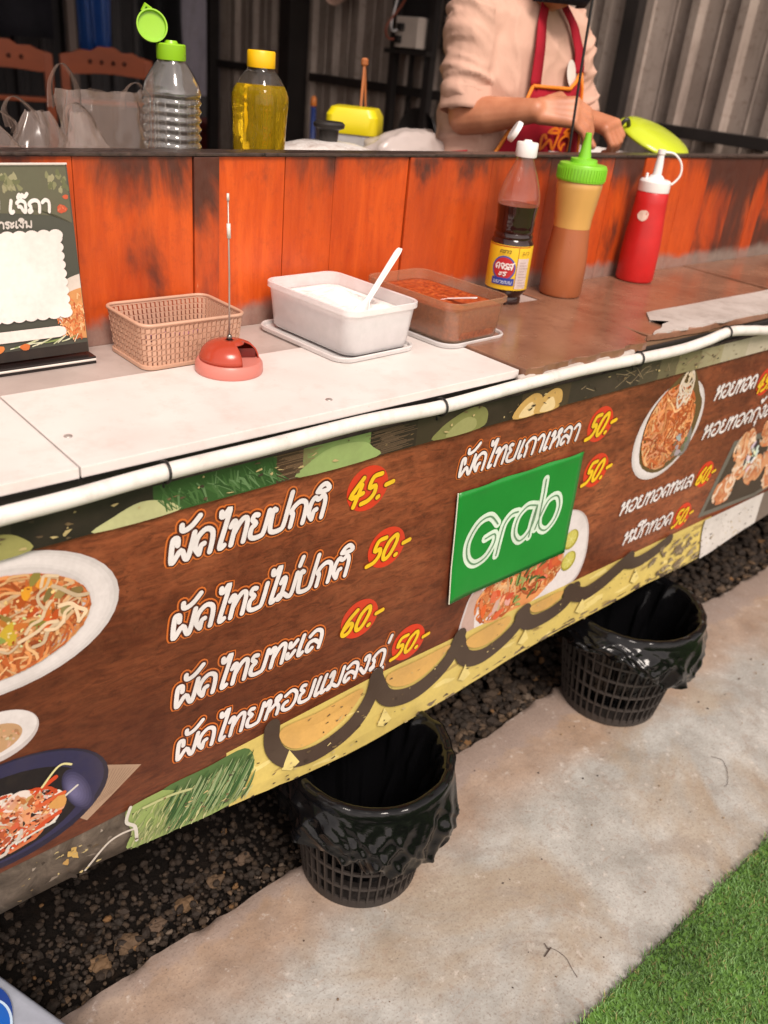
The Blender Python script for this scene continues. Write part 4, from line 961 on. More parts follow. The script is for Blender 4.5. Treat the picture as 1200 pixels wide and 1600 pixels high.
for i in range(11): p_.ellipse(.06+.08*i, .235, .05, .03, wp, 0, 18); p_.ellipse(.06+.08*i, .645, .05, .03, wp, 0, 18)
p_.poly([(.01, .235), (.86, .235), (.86, .65), (.01, .65)], wp)
p_.poly([(0, .105), (.80, .105), (.84, .115), (.85, .135), (.84, .155), (.80, .165), (0, .165)], srgb(222, 212, 204))
p_.build('printed_picture', INK, ps)
W_ = srgb(232, 226, 220)
lettering(PP_, 'ย เจ๊ภา', .44, .765, .058, .86, [(W_, .020)], ps, off=0.0012, slant=0.1)
lettering(PP_, 'อชำระเงิน', .40, .690, .030, .72, [(srgb(206, 198, 190), .010)], ps, off=0.0012, slant=0.05)
lettering(PP_, 'นันต ปานะวง', .44, .122, .022, .76, [(srgb(110, 100, 96), .006)], ps, off=0.0015, slant=0.05)

# --- slotted plastic basket
bk = empty('plastic_basket', (0.607, 1.08, TOP), 'beige slotted plastic basket beside the dark table stand', 'basket')
BEI = plain('beige_plastic', srgb(190, 150, 126), 0.42, 0.12, 40)
BW, BD, BH = 0.158, 0.116, 0.062; BC = (0.592, 1.084)
def bper(t, k):        # point on the wall: t along the outline, k up the wall
    w, d = BW*(0.93+0.07*k), BD*(0.92+0.08*k); o_ = rrect(w, d, 0.016, 6); n_ = len(o_)
    L_ = [0.0]
    for i in range(n_): L_.append(L_[-1]+(Vector(o_[(i+1) % n_])-Vector(o_[i])).length)
    s_ = (t % 1.0)*L_[-1]
    for i in range(n_):
        if s_ <= L_[i+1]+1e-9:
            q = (s_-L_[i])/max(1e-9, L_[i+1]-L_[i]); p0, p1 = Vector(o_[i]), Vector(o_[(i+1) % n_]); p2 = p0.lerp(p1, q); tg = (p1-p0).normalized()
            return p2, Vector((tg.y, -tg.x))
NB = 74; m = MB()
for i in range(NB):
    t0, t1 = (i+0.0)/NB, (i+0.70)/NB
    for j in range(7):                 # braided look: short slanted links up each column
        k0, k1 = 0.05+0.89*j/7, 0.05+0.89*(j+0.94)/7
        vs = []
        for (t, k) in ((t0, k0), (t1, k0+0.02), (t1, k1), (t0, k1-0.02)):
            q, nn = bper(t, k)
            for e in (0.0008 if (i+j) % 2 else 0.0, -0.0018): vs.append((BC[0]+q.x+nn.x*e, BC[1]+q.y+nn.y*e, TOP+0.0005+k*BH))
        m.add(vs, [(0, 2, 4, 6), (1, 7, 5, 3), (0, 1, 3, 2), (2, 3, 5, 4), (4, 5, 7, 6), (6, 7, 1, 0)])
m.build('slotted_wall', BEI, bk)
def ring_strip(k0, k1, t0=0.0004, t1=-0.0014):
    rows = []
    for (k, e) in ((k0, t0), (k1, t0), (k1, t1), (k0, t1)):
        row = []
        for i in range(96):
            q, nn = bper(i/96, k); row.append((BC[0]+q.x+nn.x*e, BC[1]+q.y+nn.y*e, TOP+0.0005+k*BH))
        rows.append(row)
    m.grid(rows, closed_u=True, closed_v=True)
m = MB(); ring_strip(0.93, 1.0); 
for j in range(1, 7): ring_strip(0.04+0.89*j/7-0.012, 0.04+0.89*j/7+0.012, -0.0008, -0.0016)
m.build('band', BEI, bk, smooth=False)
m = MB(); m.tube([(BC[0]+bper(i/96, 1)[0].x, BC[1]+bper(i/96, 1)[0].y, TOP+BH) for i in range(96)], 0.0026, 8, closed=True); m.build('rim', BEI, bk, smooth=True)
m = MB(); loft(m, [(BW*0.97, BD*0.965, 0.017, 0.0), (BW*0.97, BD*0.965, 0.017, 0.0045), (BW*0.925, BD*0.915, 0.015, 0.0052), (BW*0.90, BD*0.89, 0.014, 0.0035)], (BC[0], BC[1], TOP+0.0005), cap1=True); m.build('base', BEI, bk, auto=40)
m = MB()
m.grid([[(BC[0]-0.045+0.085*i/6, BC[1]-0.02+0.05*j/4, TOP+0.012+0.024*(1-j/4)+0.004*sin(i*1.3+j)) for i in range(7)] for j in range(5)])
o = m.build('packet', plain('purple_film', srgb(150, 84, 150), 0.3, 0.5, 60), None, smooth=True); modifier(o, 'SOLIDIFY', thickness=0.001)
tag(o, 'small purple and white packet lying in the beige basket', 'packet')

# --- bill spike with a red domed base
sp = empty('bill_spike', (0.617, 0.984, TOP+.0015), 'red dome base with a tall thin steel rod standing on the white tile', 'bill spike')
RED_P = plain('terracotta_plastic', srgb(166, 62, 42), 0.22, 0.12, 30); PINK_P = plain('dusty_pink_plastic', srgb(196, 118, 106), 0.35, 0.12, 30)
SX, SY, S0 = 0.617, 0.984, 0.862
m = MB(); m.lathe([(0.0455, 0), (0.0462, 0.003), (0.0455, 0.012), (0.0425, 0.0165), (0.041, 0.0168)], (SX, SY, S0), 48); m.build('foot_ring', PINK_P, sp, auto=35)
m = MB(); prof = [(0.0405, 0.0168), (0.040, 0.022), (0.0365, 0.030), (0.030, 0.0365), (0.020, 0.0405), (0.010, 0.042), (0.006, 0.043)]
nn = 60
for j in range(len(prof)-1):
    for i in range(nn):
        a0, a1 = 2*pi*i/nn, 2*pi*(i+1)/nn
        am = (degs := math.degrees((a0+a1)/2))
        if j < 4 and 262 < am < 338: continue            # the opening for folded bills
        (r0, z0), (r1, z1) = prof[j], prof[j+1]
        m.add([(SX+r0*cos(a0), SY+r0*sin(a0), S0+z0), (SX+r0*cos(a1), SY+r0*sin(a1), S0+z0), (SX+r1*cos(a1), SY+r1*sin(a1), S0+z1), (SX+r1*cos(a0), SY+r1*sin(a0), S0+z1)], [(0, 1, 2, 3)])
o = m.build('dome', RED_P, sp, smooth=True); modifier(o, 'WELD', merge_threshold=1e-5); modifier(o, 'SOLIDIFY', thickness=0.002)
m = MB()
a0, a1 = radians(262), radians(338); aw = [a0+(a1-a0)*i/8 for i in range(9)]
m.grid([[(SX+0.012*cos(a), SY+0.012*sin(a), S0+z) for a in aw] for z in (0.0175, 0.036)])
for a in (a0, a1): m.grid([[(SX+r*cos(a), SY+r*sin(a), S0+z) for r in (0.012, 0.036)] for z in (0.0175, 0.030)])
m.build('inner_wall', plain('dark_red_plastic', srgb(96, 24, 18), 0.4, 0.2, 30), sp)
STEEL = plain('steel', srgb(140, 132, 126), 0.25, 0.15, 80, metal=0.9)
m = MB(); m.tube([(SX, SY, S0+0.04), (SX-0.001, SY, S0+0.13), (SX-0.004, SY, S0+0.229)], [0.0013, 0.0012, 0.0010], 8); m.build('rod', plain('pale_steel', srgb(170, 156, 146), .35, .15, 80, metal=.5), sp, smooth=True)
m = MB(); m.lathe([(0.004, 0.042), (0.0035, 0.048), (0.002, 0.050)], (SX, SY, S0), 14); m.build('collar', STEEL, sp, smooth=True)
m = MB(); m.tube([(SX-0.002, SY, S0+0.176), (SX-0.0028, SY, S0+0.194)], 0.0025, 10); m.build('sleeve', plain('cloudy_plastic', srgb(214, 206, 198), 0.3, 0.1, 40), sp, smooth=True); m = MB(); m.tube([(SX-0.0038, SY, S0+0.222), (SX-0.0041, SY, S0+0.2305)], [0.0019, 0.0015], 10); m.build('sleeve', plain('cloudy_plastic', srgb(214, 206, 198), 0.3, 0.1, 40), sp, smooth=True)

# --- tubs
def frosted(name, col, body):
    t = NT(name); t.base(col); t.set(rough=0.32, spec=0.45); t.b.inputs['Transmission Weight'].default_value = body
    t.b.inputs['IOR'].default_value = 1.12; t.bump(t.noise(t.co(), 120, 3), 0.08, 0.001); return t.m
FROST = see_through('frosted_plastic', srgb(243, 240, 240), 0.48, 0.2, 1.0, 0.15)
LIDP = see_through('lid_plastic', srgb(236, 232, 230), 0.6, 0.16, 1.0, 0.2)
def tub(name, c, rot, W, D, H, label, fill_h, fill_mat, fill_fn, wallmat):
    e = empty(name, (c[0], c[1], TOP), label, 'food tub')
    z0 = c[2]; r = 0.022; m = MB()
    loft(m, [(W*.86, D*.90, r, 0.0035), (W*.885, D*.92, r, 0.0065), (W*.955, D*.968, r, H-0.012), (W*.955, D*.968, r, H-0.010), (W*1.0, D*1.0, r, H-0.009), (W*1.0, D*1.0, r, H-0.001), (W*.985, D*.99, r, H), (W*.945, D*.962, r, H-0.001), (W*.94, D*.957, r, H-0.012), (W*.875, D*.91, r*.95, 0.008), (W*.85, D*.89, r*.9, 0.0065)], (c[0], c[1], z0), rot, True, True)
    m.build('bowl', wallmat, e, auto=35)
    # contents: heaped surface closed down to the floor of the bowl
    m = MB(); k = (fill_h-0.008)/(H-0.02); w = W*(.862+.066*k); d_ = D*(.900+.050*k)
    ol = rrect(w, d_, r*1.05, 6); nr = 14; rows = [[(x*0.945, y*0.965, 0.0085) for x, y in ol]]
    for q in range(nr+1):
        s_ = 1-q/nr
        rows.append([(x*s_, y*s_, fill_h+fill_fn(x*s_, y*s_)*(1-s_**6)) for x, y in ol])
    m.grid([[(c[0]+x*cos(rot)-y*sin(rot), c[1]+x*sin(rot)+y*cos(rot), z0+z) for x, y, z in row] for row in rows], closed_u=True)
    m.build('contents', fill_mat, e, smooth=True)
    return e
def tub_lid(c, rot, W, D, label):
    m = MB(); r = 0.026
    loft(m, [(W*.94, D*.95, r, 0.0), (W*.99, D*.99, r, 0.0012), (W, D, r, 0.007), (W*.985, D*.99, r, 0.0085), (W*.95, D*.965, r*.95, 0.0075), (W*.93, D*.95, r*.9, 0.003)], c, rot, True, True)
    return tag(m.build('tub_lid', LIDP, None, auto=35), label, 'lid')
SUG = plain('sugar', srgb(236, 230, 226), 0.8, 0.05, 220, bump=0.6, bdist=0.003)
tub_lid((0.845, 1.038, 0.8618), 0.05, 0.160, 0.212, 'clear plastic lid lying flat under the white sugar tub')
tub('sugar_tub', (0.848, 1.035, 0.8655), 0.05, 0.146, 0.210, 0.073, 'frosted plastic tub heaped with white sugar', 0.054, SUG, lambda x, y: 0.012*fbm(x*26, y*26)+0.012*math.exp(-((x)**2+(y-.02)**2)/.0016), FROST)
def chili_material():
    t = NT('chili_paste'); v = t.pos(); n = t.noise(v, 150, 5, 0.7); w = t.n('ShaderNodeTexVoronoi'); w.inputs['Scale'].default_value = 230; t.l(v, w.inputs['Vector'])
    c = t.ramp(n, [(0.3, srgb(104, 32, 10)), (0.5, srgb(168, 66, 22)), (0.72, srgb(206, 112, 50))]); c = t.mix(t.ramp(w.outputs[0], [(0.05, 0.5), (0.2, 0.0)]), c, srgb(222, 160, 90))
    t.base(c); t.set(rough=0.4, spec=0.5); t.bump(n, 0.8, 0.004); return t.m
TAN_WALL = see_through('oil_stained_plastic', srgb(206, 160, 126), 0.30, 0.16, 1.0)
tub_lid((1.038, 1.018, 0.8618), 0.05, 0.152, 0.208, 'clear plastic lid lying flat under the chili flake tub')
tub('chili_tub', (1.030, 1.012, 0.8655), 0.05, 0.140, 0.208, 0.070, 'plastic tub filled with reddish brown chili flakes', 0.054, chili_material(), lambda x, y: 0.005*fbm(x*50, y*50), TAN_WALL)
WHP = plain('white_plastic', srgb(232, 227, 225), 0.3, 0.06, 40)
def spoon(a, b, label, bowl=True):
    a, b = Vector(a), Vector(b); m = MB(); n_ = 18; d = (b-a).normalized(); s_ = d.cross(Vector((0, 0, 1))).normalized(); u = s_.cross(d)
    rows = []
    for i in range(n_+1):
        t = i/n_; w = 0.0042+0.0022*t; 
        if t < 0.28 and bowl: w = 0.0042+0.009*sin(pi*(t/0.28))**0.8
        dp = -0.004*sin(pi*min(1, t/0.28)) if bowl and t < 0.28 else 0.0
        if t > 0.97: w *= 0.6
        p0 = a.lerp(b, t); rows.append([p0-s_*w+u*0.0012, p0-s_*w*.5+u*dp, p0+u*dp*1.2, p0+s_*w*.5+u*dp, p0+s_*w+u*0.0012])
    m.grid(rows); o = m.build('plastic_spoon', WHP, None, smooth=True); modifier(o, 'SOLIDIFY', thickness=0.0016); modifier(o, 'SUBSURF', levels=1, render_levels=1)
    return tag(o, label, 'spoon')
spoon((0.824, 0.972, 0.908), (0.915, 0.985, 1.008), 'white plastic spoon standing upright in the white sugar')
spoon((1.022, 1.005, 0.915), (1.032, 0.925, 0.936), 'white plastic spoon sunk in the chili flakes with its handle at the rim')

# --- sauce bottles
def liquid(name, col, rough=0.08):
    t = NT(name); t.base(col); t.set(rough=rough, spec=0.5, coat=0.4); t.b.inputs['Coat Roughness'].default_value = 0.05; t.bump(t.noise(t.co(), 30, 2), 0.05, 0.002); return t.m
PET = see_through('clear_bottle', srgb(235, 228, 222), 0.14, 0.10, 3.2)
sb = empty('sauce_bottle', (1.288, 1.08, TOP), 'tall bottle of dark sauce with a yellow label and white flip cap', 'bottle')
bz = TOP+0.0005; bc = (1.288, 1.085, bz)
m = MB(); m.lathe([(0.020, 0.0), (0.028, 0.0008), (0.031, 0.005), (0.0315, 0.012), (0.030, 0.018), (0.033, 0.022), (0.0385, 0.030), (0.039, 0.036), (0.039, 0.112), (0.0385, 0.118), (0.0355, 0.123), (0.0365, 0.128), (0.034, 0.133), (0.0355, 0.138), (0.0345, 0.143), (0.0355, 0.150), (0.0350, 0.158), (0.0362, 0.170), (0.0374, 0.181)], bc, 40); m.build('dark_sauce', liquid('soy', srgb(36, 12, 10), 0.06), sb, auto=40)
m = MB(); m.lathe([(0.0376, 0.1812), (0.0385, 0.187), (0.037, 0.200), (0.032, 0.218), (0.025, 0.236), (0.0185, 0.250), (0.0155, 0.258), (0.0155, 0.268)], bc, 40, False, False); m.build('clear_shoulder', see_through('clear_neck', srgb(225, 214, 205), 0.05, 0.05, 1.0), sb, smooth=True)
m = MB(); m.lathe([(0.0395, 0.034), (0.0396, 0.0345), (0.0396, 0.1135), (0.0395, 0.114)], bc, 48, False, False); m.build('label', plain('yellow_label', srgb(222, 182, 36), 0.4, 0.06, 40), sb, smooth=True)
def LF(u, v_, off):      # u: metres round the bottle from the camera-facing side, v: metres up
    a = radians(222)+u/0.0398; return (bc[0]+(0.0398+off)*cos(a), bc[1]+(0.0398+off)*sin(a), bc[2]+v_)
def wrap_rect(pr, u0, u1, v0, v1, col):
    pr.col = col; pr.up(); n_ = 10; o_ = len(pr.v)
    for i in range(n_+1):
        u = u0+(u1-u0)*i/n_; pr.v.append(LF(u, v0, pr.off)); pr.v.append(LF(u, v1, pr.off))
    for i in range(n_): pr.face((o_+2*i, o_+2*i+2, o_+2*i+3, o_+2*i+1))
l = Print(LF, 0.0001, 0.00004)
wrap_rect(l, 0.014, 0.040, 0.037, 0.092, srgb(214, 196, 190)); wrap_rect(l, 0.014, 0.015, 0.037, 0.112, srgb(120, 40, 30)); wrap_rect(l, -0.05, 0.040, 0.1115, 0.113, srgb(176, 40, 28))
def wrap_disc(cu, cv, r, col):
    l.col = col; l.up(6); 
    for j in range(4):
        r0, r1 = r*j/4, r*(j+1)/4
        for i in range(24):
            a0, a1 = 2*pi*i/24, 2*pi*(i+1)/24; o_ = len(l.v)
            l.v += [LF(cu+q*cos(a), cv+q*sin(a), l.off) for q, a in ((r0, a0), (r1, a0), (r1, a1), (r0, a1))]
            l.face((o_, o_+1, o_+2, o_+3) if j else (o_, o_+1, o_+2))
wrap_disc(-0.010, 0.073, 0.0225, srgb(70, 86, 158)); wrap_disc(-0.010, 0.073, 0.0195, srgb(186, 40, 46))
l.up(8); wrap_rect(l, -0.030, 0.012, 0.043, 0.056, srgb(40, 62, 150)); l.up(8)
for s_ in text_strokes('ดจรส', -0.026, 0.072, 0.010, 0.007): l.stroke(s_, 0.0022, srgb(236, 230, 226))
for s_ in text_strokes('ะร', -0.017, 0.060, 0.007, -0.003): l.stroke(s_, 0.0018, srgb(236, 230, 226))
for s_ in text_strokes('มนวชนน', -0.026, 0.046, 0.005, 0.008): l.stroke(s_, 0.0009, srgb(200, 206, 226))
for s_ in text_strokes('ตราว', -0.02, 0.101, 0.005, 0.0): l.stroke(s_, 0.0012, srgb(60, 60, 40))
for s_ in text_strokes('นบ' if 'บ' in GL else 'นว', 0.020, 0.100, 0.005, 0.034): l.stroke(s_, 0.001, srgb(130, 96, 40))
for i in range(9):
    l.stroke([LFp for LFp in ((0.018, 0.044+i*0.0052), (0.027, 0.044+i*0.0052), (0.036-0.004*(i % 3), 0.044+i*0.0052))], 0.0007, srgb(150, 120, 120))
l.build('label_print', INK, sb)
m = MB(); m.lathe([(0.0185, 0.262), (0.0192, 0.264), (0.0192, 0.284), (0.0182, 0.286), (0.008, 0.287), (0.006, 0.290), (0.003, 0.290)], bc, 30); m.build('cap', WHP, sb, auto=40)
m = MB(); hd = Vector((-0.72, 0.62, 0)); M3 = Matrix.Rotation(radians(62), 3, Vector((0.65, 0.72, 0)).normalized())
fcap = [(0.0185, 0.0), (0.0188, 0.002), (0.0182, 0.007), (0.016, 0.009), (0.006, 0.0092)]
tmp = MB(); tmp.lathe(fcap, (0, 0, 0), 26)
fl_c = Vector((bc[0], bc[1], bc[2]+0.286))+hd*0.023+Vector((0, 0, 0.0135)); Mf = Matrix.Rotation(radians(-63), 3, Vector((0.62, 0.72, 0)).normalized())
m.add([fl_c+Mf@Vector(q) for q in tmp.v], tmp.f); m.build('flip_lid', WHP, sb, auto=40)

def squeeze(name, c, label, body, neck, capmat, capprof, nozzle, mats):
    e = empty(name, (c[0], c[1], TOP), label, 'squeeze bottle'); m = MB()
    m.lathe(body, c, 40); m.build('bottle_body', mats[0], e, auto=50)
    if neck: m = MB(); m.lathe(neck, c, 40, False, False); m.build('upper_body', mats[1], e, smooth=True)
    m = MB(); m.lathe(capprof, c, 48); m.build('cap', capmat, e, auto=35)
    m = MB(); m.lathe(nozzle, c, 20); m.build('nozzle', capmat, e, auto=35)
    return e
oc = (1.462, 1.088, 0.8618)
PEA = plain('peanut_sauce', srgb(172, 100, 62), 0.3, 0.4, 34, stretch=(1, 1, .5)); CLOUD = plain('oily_plastic', srgb(214, 164, 92), 0.3, 0.45, 26, stretch=(1, 1, .35))
ob = squeeze('squeeze_bottle', oc, 'tall squeeze bottle of orange brown sauce with a lime green nozzle cap', [(0.030, 0), (0.040, 0.001), (0.0425, 0.006), (0.0425, 0.05), (0.041, 0.08), (0.0375, 0.112), (0.036, 0.132)], [(0.036, 0.1322), (0.0365, 0.15), (0.0405, 0.18), (0.0435, 0.205), (0.0435, 0.219), (0.036, 0.226)], plain('lime_plastic', srgb(124, 192, 44), 0.35, 0.1, 30),
    [(0.0455, 0.218), (0.0460, 0.220), (0.0460, 0.244), (0.044, 0.248), (0.026, 0.250), (0.025, 0.257), (0.012, 0.259)], [(0.0125, 0.2585), (0.0105, 0.27), (0.0065, 0.292), (0.0058, 0.302), (0.004, 0.303)], (PEA, CLOUD))
m = MB()
for i in range(48):
    a = 2*pi*i/48; m.box((oc[0]+0.0461*cos(a), oc[1]+0.0461*sin(a), oc[2]+0.232), (0.0022, 0.0022, 0.021), rot=a)
m.build('cap_ridges', MATS['lime_plastic'], ob)
rc = (1.752, 1.108, 0.8618)
KET = plain('red_plastic', srgb(196, 34, 34), 0.36, 0.32, 40)
rbt = squeeze('squeeze_bottle', rc, 'red ketchup squeeze bottle with a white looped cap', [(0.030, 0), (0.039, 0.001), (0.0415, 0.006), (0.0415, 0.07), (0.040, 0.10), (0.0365, 0.135), (0.0345, 0.165), (0.0340, 0.185), (0.030, 0.191)], None, WHP,
    [(0.0325, 0.189), (0.033, 0.191), (0.033, 0.209), (0.030, 0.213), (0.018, 0.215), (0.012, 0.222)], [(0.0095, 0.221), (0.0085, 0.245), (0.0065, 0.262), (0.0085, 0.264), (0.0085, 0.272), (0.006, 0.273)], (KET, None))
l = Print(lambda u, v_, off: (rc[0]+(.0372+off-.12*(v_-.13))*cos(radians(196)+u/.038), rc[1]+(.0372+off-.12*(v_-.13))*sin(radians(196)+u/.038), rc[2]+v_), .0008, .00002)
l.ellipse(0, .142, .013, .011, srgb(222, 196, 180), .3, 18, .05); l.build('sticker', INK, rbt)
m = MB(); q0 = Vector(rc)
m.tube(crom([q0+Vector(v_) for v_ in ((0.004, -0.003, 0.268), (0.022, -0.018, 0.266), (0.036, -0.030, 0.248), (0.038, -0.032, 0.225), (0.028, -0.024, 0.207), (0.020, -0.017, 0.204))], 6), 0.0024, 8); m.build('cap_strap', WHP, rbt, smooth=True)
m = MB(); m.lathe([(0.003, 0), (0.003, 0.012), (0.002, 0.013)], (rc[0]-0.018, rc[1]+0.012, rc[2]+0.212), 10); m.build('peg', WHP, rbt)

# ================================================================== WASTE BASKETS UNDER THE BANNER
BINP = plain('black_bin_plastic', srgb(52, 46, 43), 0.55, 0.25, 30)
def bag_material():
    t = NT('black_bin_bag'); v = t.co(); n = t.noise(v, 30, 4, 0.6, 1.2)
    t.base((0.003, 0.003, 0.0035)); t.set(rough=t.math('ADD', t.math('MULTIPLY', n, 0.10), 0.07), spec=0.36); t.bump(t.math('ADD', n, t.math('MULTIPLY', t.noise(t.co((1, 1, 3)), 40, 2, .4, 2.5), .6)), 0.05, 0.012); return t.m
BAGM = bag_material()
def waste_basket(c, r0, r1, H, label, tilt, bag_label, seed, hem):
    e = empty('waste_basket', (c[0], c[1], 0), label, 'waste basket', 'waste baskets under the banner')
    R_ = lambda z: r0+(r1-r0)*z/H
    nb = 44; zs = [0.012, 0.052, 0.092, 0.132, 0.172, 0.212, H-0.022]
    m = MB()
    for i in range(nb):
        a = 2*pi*i/nb
        for (za, zb) in zip(zs, zs[1:]):
            pa = (c[0]+R_(za)*cos(a), c[1]+R_(za)*sin(a), za); pb_ = (c[0]+R_(zb)*cos(a), c[1]+R_(zb)*sin(a), zb)
            m.bar(pa, pb_, 0.0065, 0.003, up=(-sin(a), cos(a), 0))
    tag(m.build('lattice', BINP, e), kind='stuff')
    for z in zs:
        m = MB(); h = 0.0055 if 0.02 < z < H-0.03 else 0.016
        m.lathe([(R_(z)-0.0018, -h/2), (R_(z)+0.0022, -h/2), (R_(z)+0.0022, h/2), (R_(z)-0.0018, h/2), (R_(z)-0.0018, -h/2)], (c[0], c[1], max(z, h/2+.001)), 64, False, False); m.build('hoop', BINP, e, auto=40)
    m = MB(); m.lathe([(r0-.004, 0.001), (r0+0.002, 0.001), (r0+0.003, 0.006), (r0-0.002, 0.008)], (c[0], c[1], 0), 64); m.build('base', BINP, e, auto=40)
    m = MB(); m.tube([(c[0]+(r1+.002)*cos(2*pi*i/64), c[1]+(r1+.002)*sin(2*pi*i/64), H) for i in range(64)], 0.005, 8, closed=True); m.build('rim', BINP, e, smooth=True)
    # the bag: lines the inside, turns over the rim and hangs outside in creases
    rs_ = random.Random(seed); NA = 280; rows = []
    ph = [rs_.uniform(0, 6.28) for _ in range(8)]
    def crease(a, k): return (0.45*sin(7*a+ph[0]+k*1.2)+0.35*sin(13*a+ph[1]-k*2)+0.25*sin(23*a+ph[2]+k*3)+0.6*fbm(3*cos(a)+seed, 3*sin(a), k*2.2))
    for j in range(10):
        t = j/9; z = 0.03+(H-0.035)*t
        rows.append([(c[0]+(R_(z)-0.008+0.016*min(0, crease(a, t*1.6))-(1-t)*0.02)*cos(a), c[1]+(R_(z)-0.008+0.016*min(0, crease(a, t*1.6))-(1-t)*0.02)*sin(a), z) for a in [2*pi*i/NA for i in range(NA)]])
    for q in range(1, 5):
        b = pi*q/5; rr = r1+0.002-0.011*cos(b); zz = H+0.003+0.010*sin(b)
        rows.append([(c[0]+(rr+0.002*crease(a, 1))*cos(a), c[1]+(rr+0.002*crease(a, 1))*sin(a), zz+0.002*crease(a, 1.1)) for a in [2*pi*i/NA for i in range(NA)]])
    for j in range(1, 25):
        t = j/24; row = []
        for i in range(NA):
            a = 2*pi*i/NA; drop = hem(a)+0.006*crease(a, 0.5); z = H-drop*t
            flare = 0.009+0.012*sin(pi*t*0.8)+0.009*t*(1+0.8*crease(a, 1+t))+0.004*crease(a, t*2)*t+0.008*min(1, t*2)*max(0, 1-3.0*abs(noise.noise(Vector((3.0*cos(a+t*.5)+seed, 3.0*sin(a+t*.5), t*.5)))))+0.005*min(1, t*2)*max(0, 1-3.4*abs(noise.noise(Vector((4.6*cos(a-t*.9), 4.6*sin(a-t*.9)+seed, t*.7+3)))))
            row.append((c[0]+(R_(max(z, .05))+flare)*cos(a), c[1]+(R_(max(z, .05))+flare)*sin(a), z+0.0012*crease(a, t*2)))
        rows.append(row)
    m = MB(); m.grid(rows, closed_u=True); m.lathe([(R_(.03)-.03, .031), (0.001, .029)], (c[0], c[1], 0), 40, False, False)
    o = m.build('bin_bag', BAGM, None, smooth=True); tag(o, bag_label, 'bin bag', 'bin bags in the waste baskets')
def hem1(a):      # longest on the camera's right, shorter at the front
    return 0.095+0.055*max(0, cos(a+0.5))+0.02*sin(3*a+1)
def hem2(a): return 0.050+0.065*max(0, cos(a+1.0))+0.016*sin(3*a+0.4)
waste_basket((0.758, 0.768), 0.098, 0.128, 0.25, 'black lattice waste basket nearest the camera, under the middle of the banner', 0, 'shiny black bag hanging low over the nearer waste basket', 4, hem1)
waste_basket((1.515, 0.782), 0.104, 0.146, 0.252, 'black lattice waste basket farther along, under the green sign end of the banner', 0, 'black bag folded over the rim of the farther waste basket', 9, hem2)

# ================================================================== SHELF GOODS BEHIND THE PARTITION
# clear bottle with an open lime flip cap
cb = empty('water_bottle', (0.696, 1.272, SZ), 'clear ribbed plastic bottle with an open lime green flip cap', 'bottle')
cc = (0.696, 1.272, SZ); prof = [(0.026, 0.0), (0.034, 0.002)]
z = 0.006
while z < 0.190:
    prof += [(0.0352, z), (0.0360, z+0.0035), (0.0352, z+0.007), (0.0326, z+0.0095)]; z += 0.012
prof += [(0.0355, 0.196), (0.0355, 0.203), (0.033, 0.214), (0.026, 0.228), (0.020, 0.238), (0.0165, 0.243), (0.0165, 0.250)]
m = MB(); m.lathe(prof, cc, 40, True, False, sq=4.5, rot=radians(28)); m.build('bottle_body', PET, cb, smooth=True)
m = MB()
for k_ in range(4):
    a = radians(28)+pi/2*k_
    for q in (-1, 1):
        a2 = a+q*0.28; m.tube([(cc[0]+0.0336*cos(a2), cc[1]+0.0336*sin(a2), cc[2]+0.01+0.012*i) for i in range(16)], 0.0016, 5)
m.build('flutes', PET, cb, smooth=True)
LIME2 = plain('lime_cap', srgb(140, 190, 34), 0.3, 0.1, 30)
m = MB(); m.lathe([(0.0205, 0.244), (0.021, 0.246), (0.021, 0.2635), (0.0195, 0.265), (0.010, 0.2655), (0.008, 0.269), (0.005, 0.269)], cc, 30); m.build('cap', LIME2, cb, auto=40)
tmp = MB(); tmp.lathe([(0.004, 0.0), (0.019, 0.001), (0.0215, 0.004), (0.0215, 0.009), (0.0195, 0.009), (0.0185, 0.004), (0.004, 0.0035)], (0, 0, 0), 30); tmp.tube([(0.020, -0.006, 0.004), (0.027, 0, 0.005), (0.020, 0.006, 0.004)], 0.003, 6)
# the lid stands open, hinged on the cap's left edge, its hollow side to the camera
zax = Vector((-0.30, -0.88, 0.22)).normalized(); up_ = Vector((-0.28, 0.0, 1.0)); xax = (up_-zax*up_.dot(zax)).normalized(); yax = zax.cross(xax)
ML = Matrix((xax, yax, zax)).transposed(); lc = Vector((cc[0]-0.0205, cc[1]+0.004, cc[2]+0.2625))+xax*0.0225
m = MB(); m.add([lc+ML@Vector(q) for q in tmp.v], tmp.f); m.build('flip_lid', LIME2, cb, auto=40)
# cooking oil bottle
oi = empty('oil_bottle', (0.857, 1.282, SZ), 'square bottle of golden cooking oil with a yellow cap', 'bottle')
oc2 = (0.857, 1.282, SZ); m = MB()
def oil_material():
    t = NT('cooking_oil'); t.base(srgb(250, 204, 40)); t.set(rough=0.03, trans=0.80, ior=1.32); t.bump(t.noise(t.co((1.6, 1.6, 1)), 26, 2), 0.22, 0.012); return t.m
m.lathe([(0.024, 0.001), (0.0315, 0.003), (0.0325, 0.02), (0.034, 0.10), (0.0355, 0.16), (0.0375, 0.196), (0.0370, 0.204), (0.0345, 0.212), (0.031, 0.219)], oc2, 40, sq=5, rot=radians(24)); m.build('oil', oil_material(), oi, smooth=True)
m = MB(); m.lathe([(0.0312, 0.2193), (0.028, 0.227), (0.022, 0.235), (0.0185, 0.239), (0.0185, 0.246)], oc2, 40, False, False, sq=4, rot=radians(24)); m.build('clear_shoulder', MATS['clear_neck'], oi, smooth=True)
m = MB(); m.lathe([(0.0215, 0.2425), (0.022, 0.244), (0.022, 0.2645), (0.0205, 0.2665), (0.004, 0.267)], oc2, 32)
m.build('cap', plain('yellow_cap', srgb(236, 182, 12), 0.4, 0.08, 30), oi, auto=40)
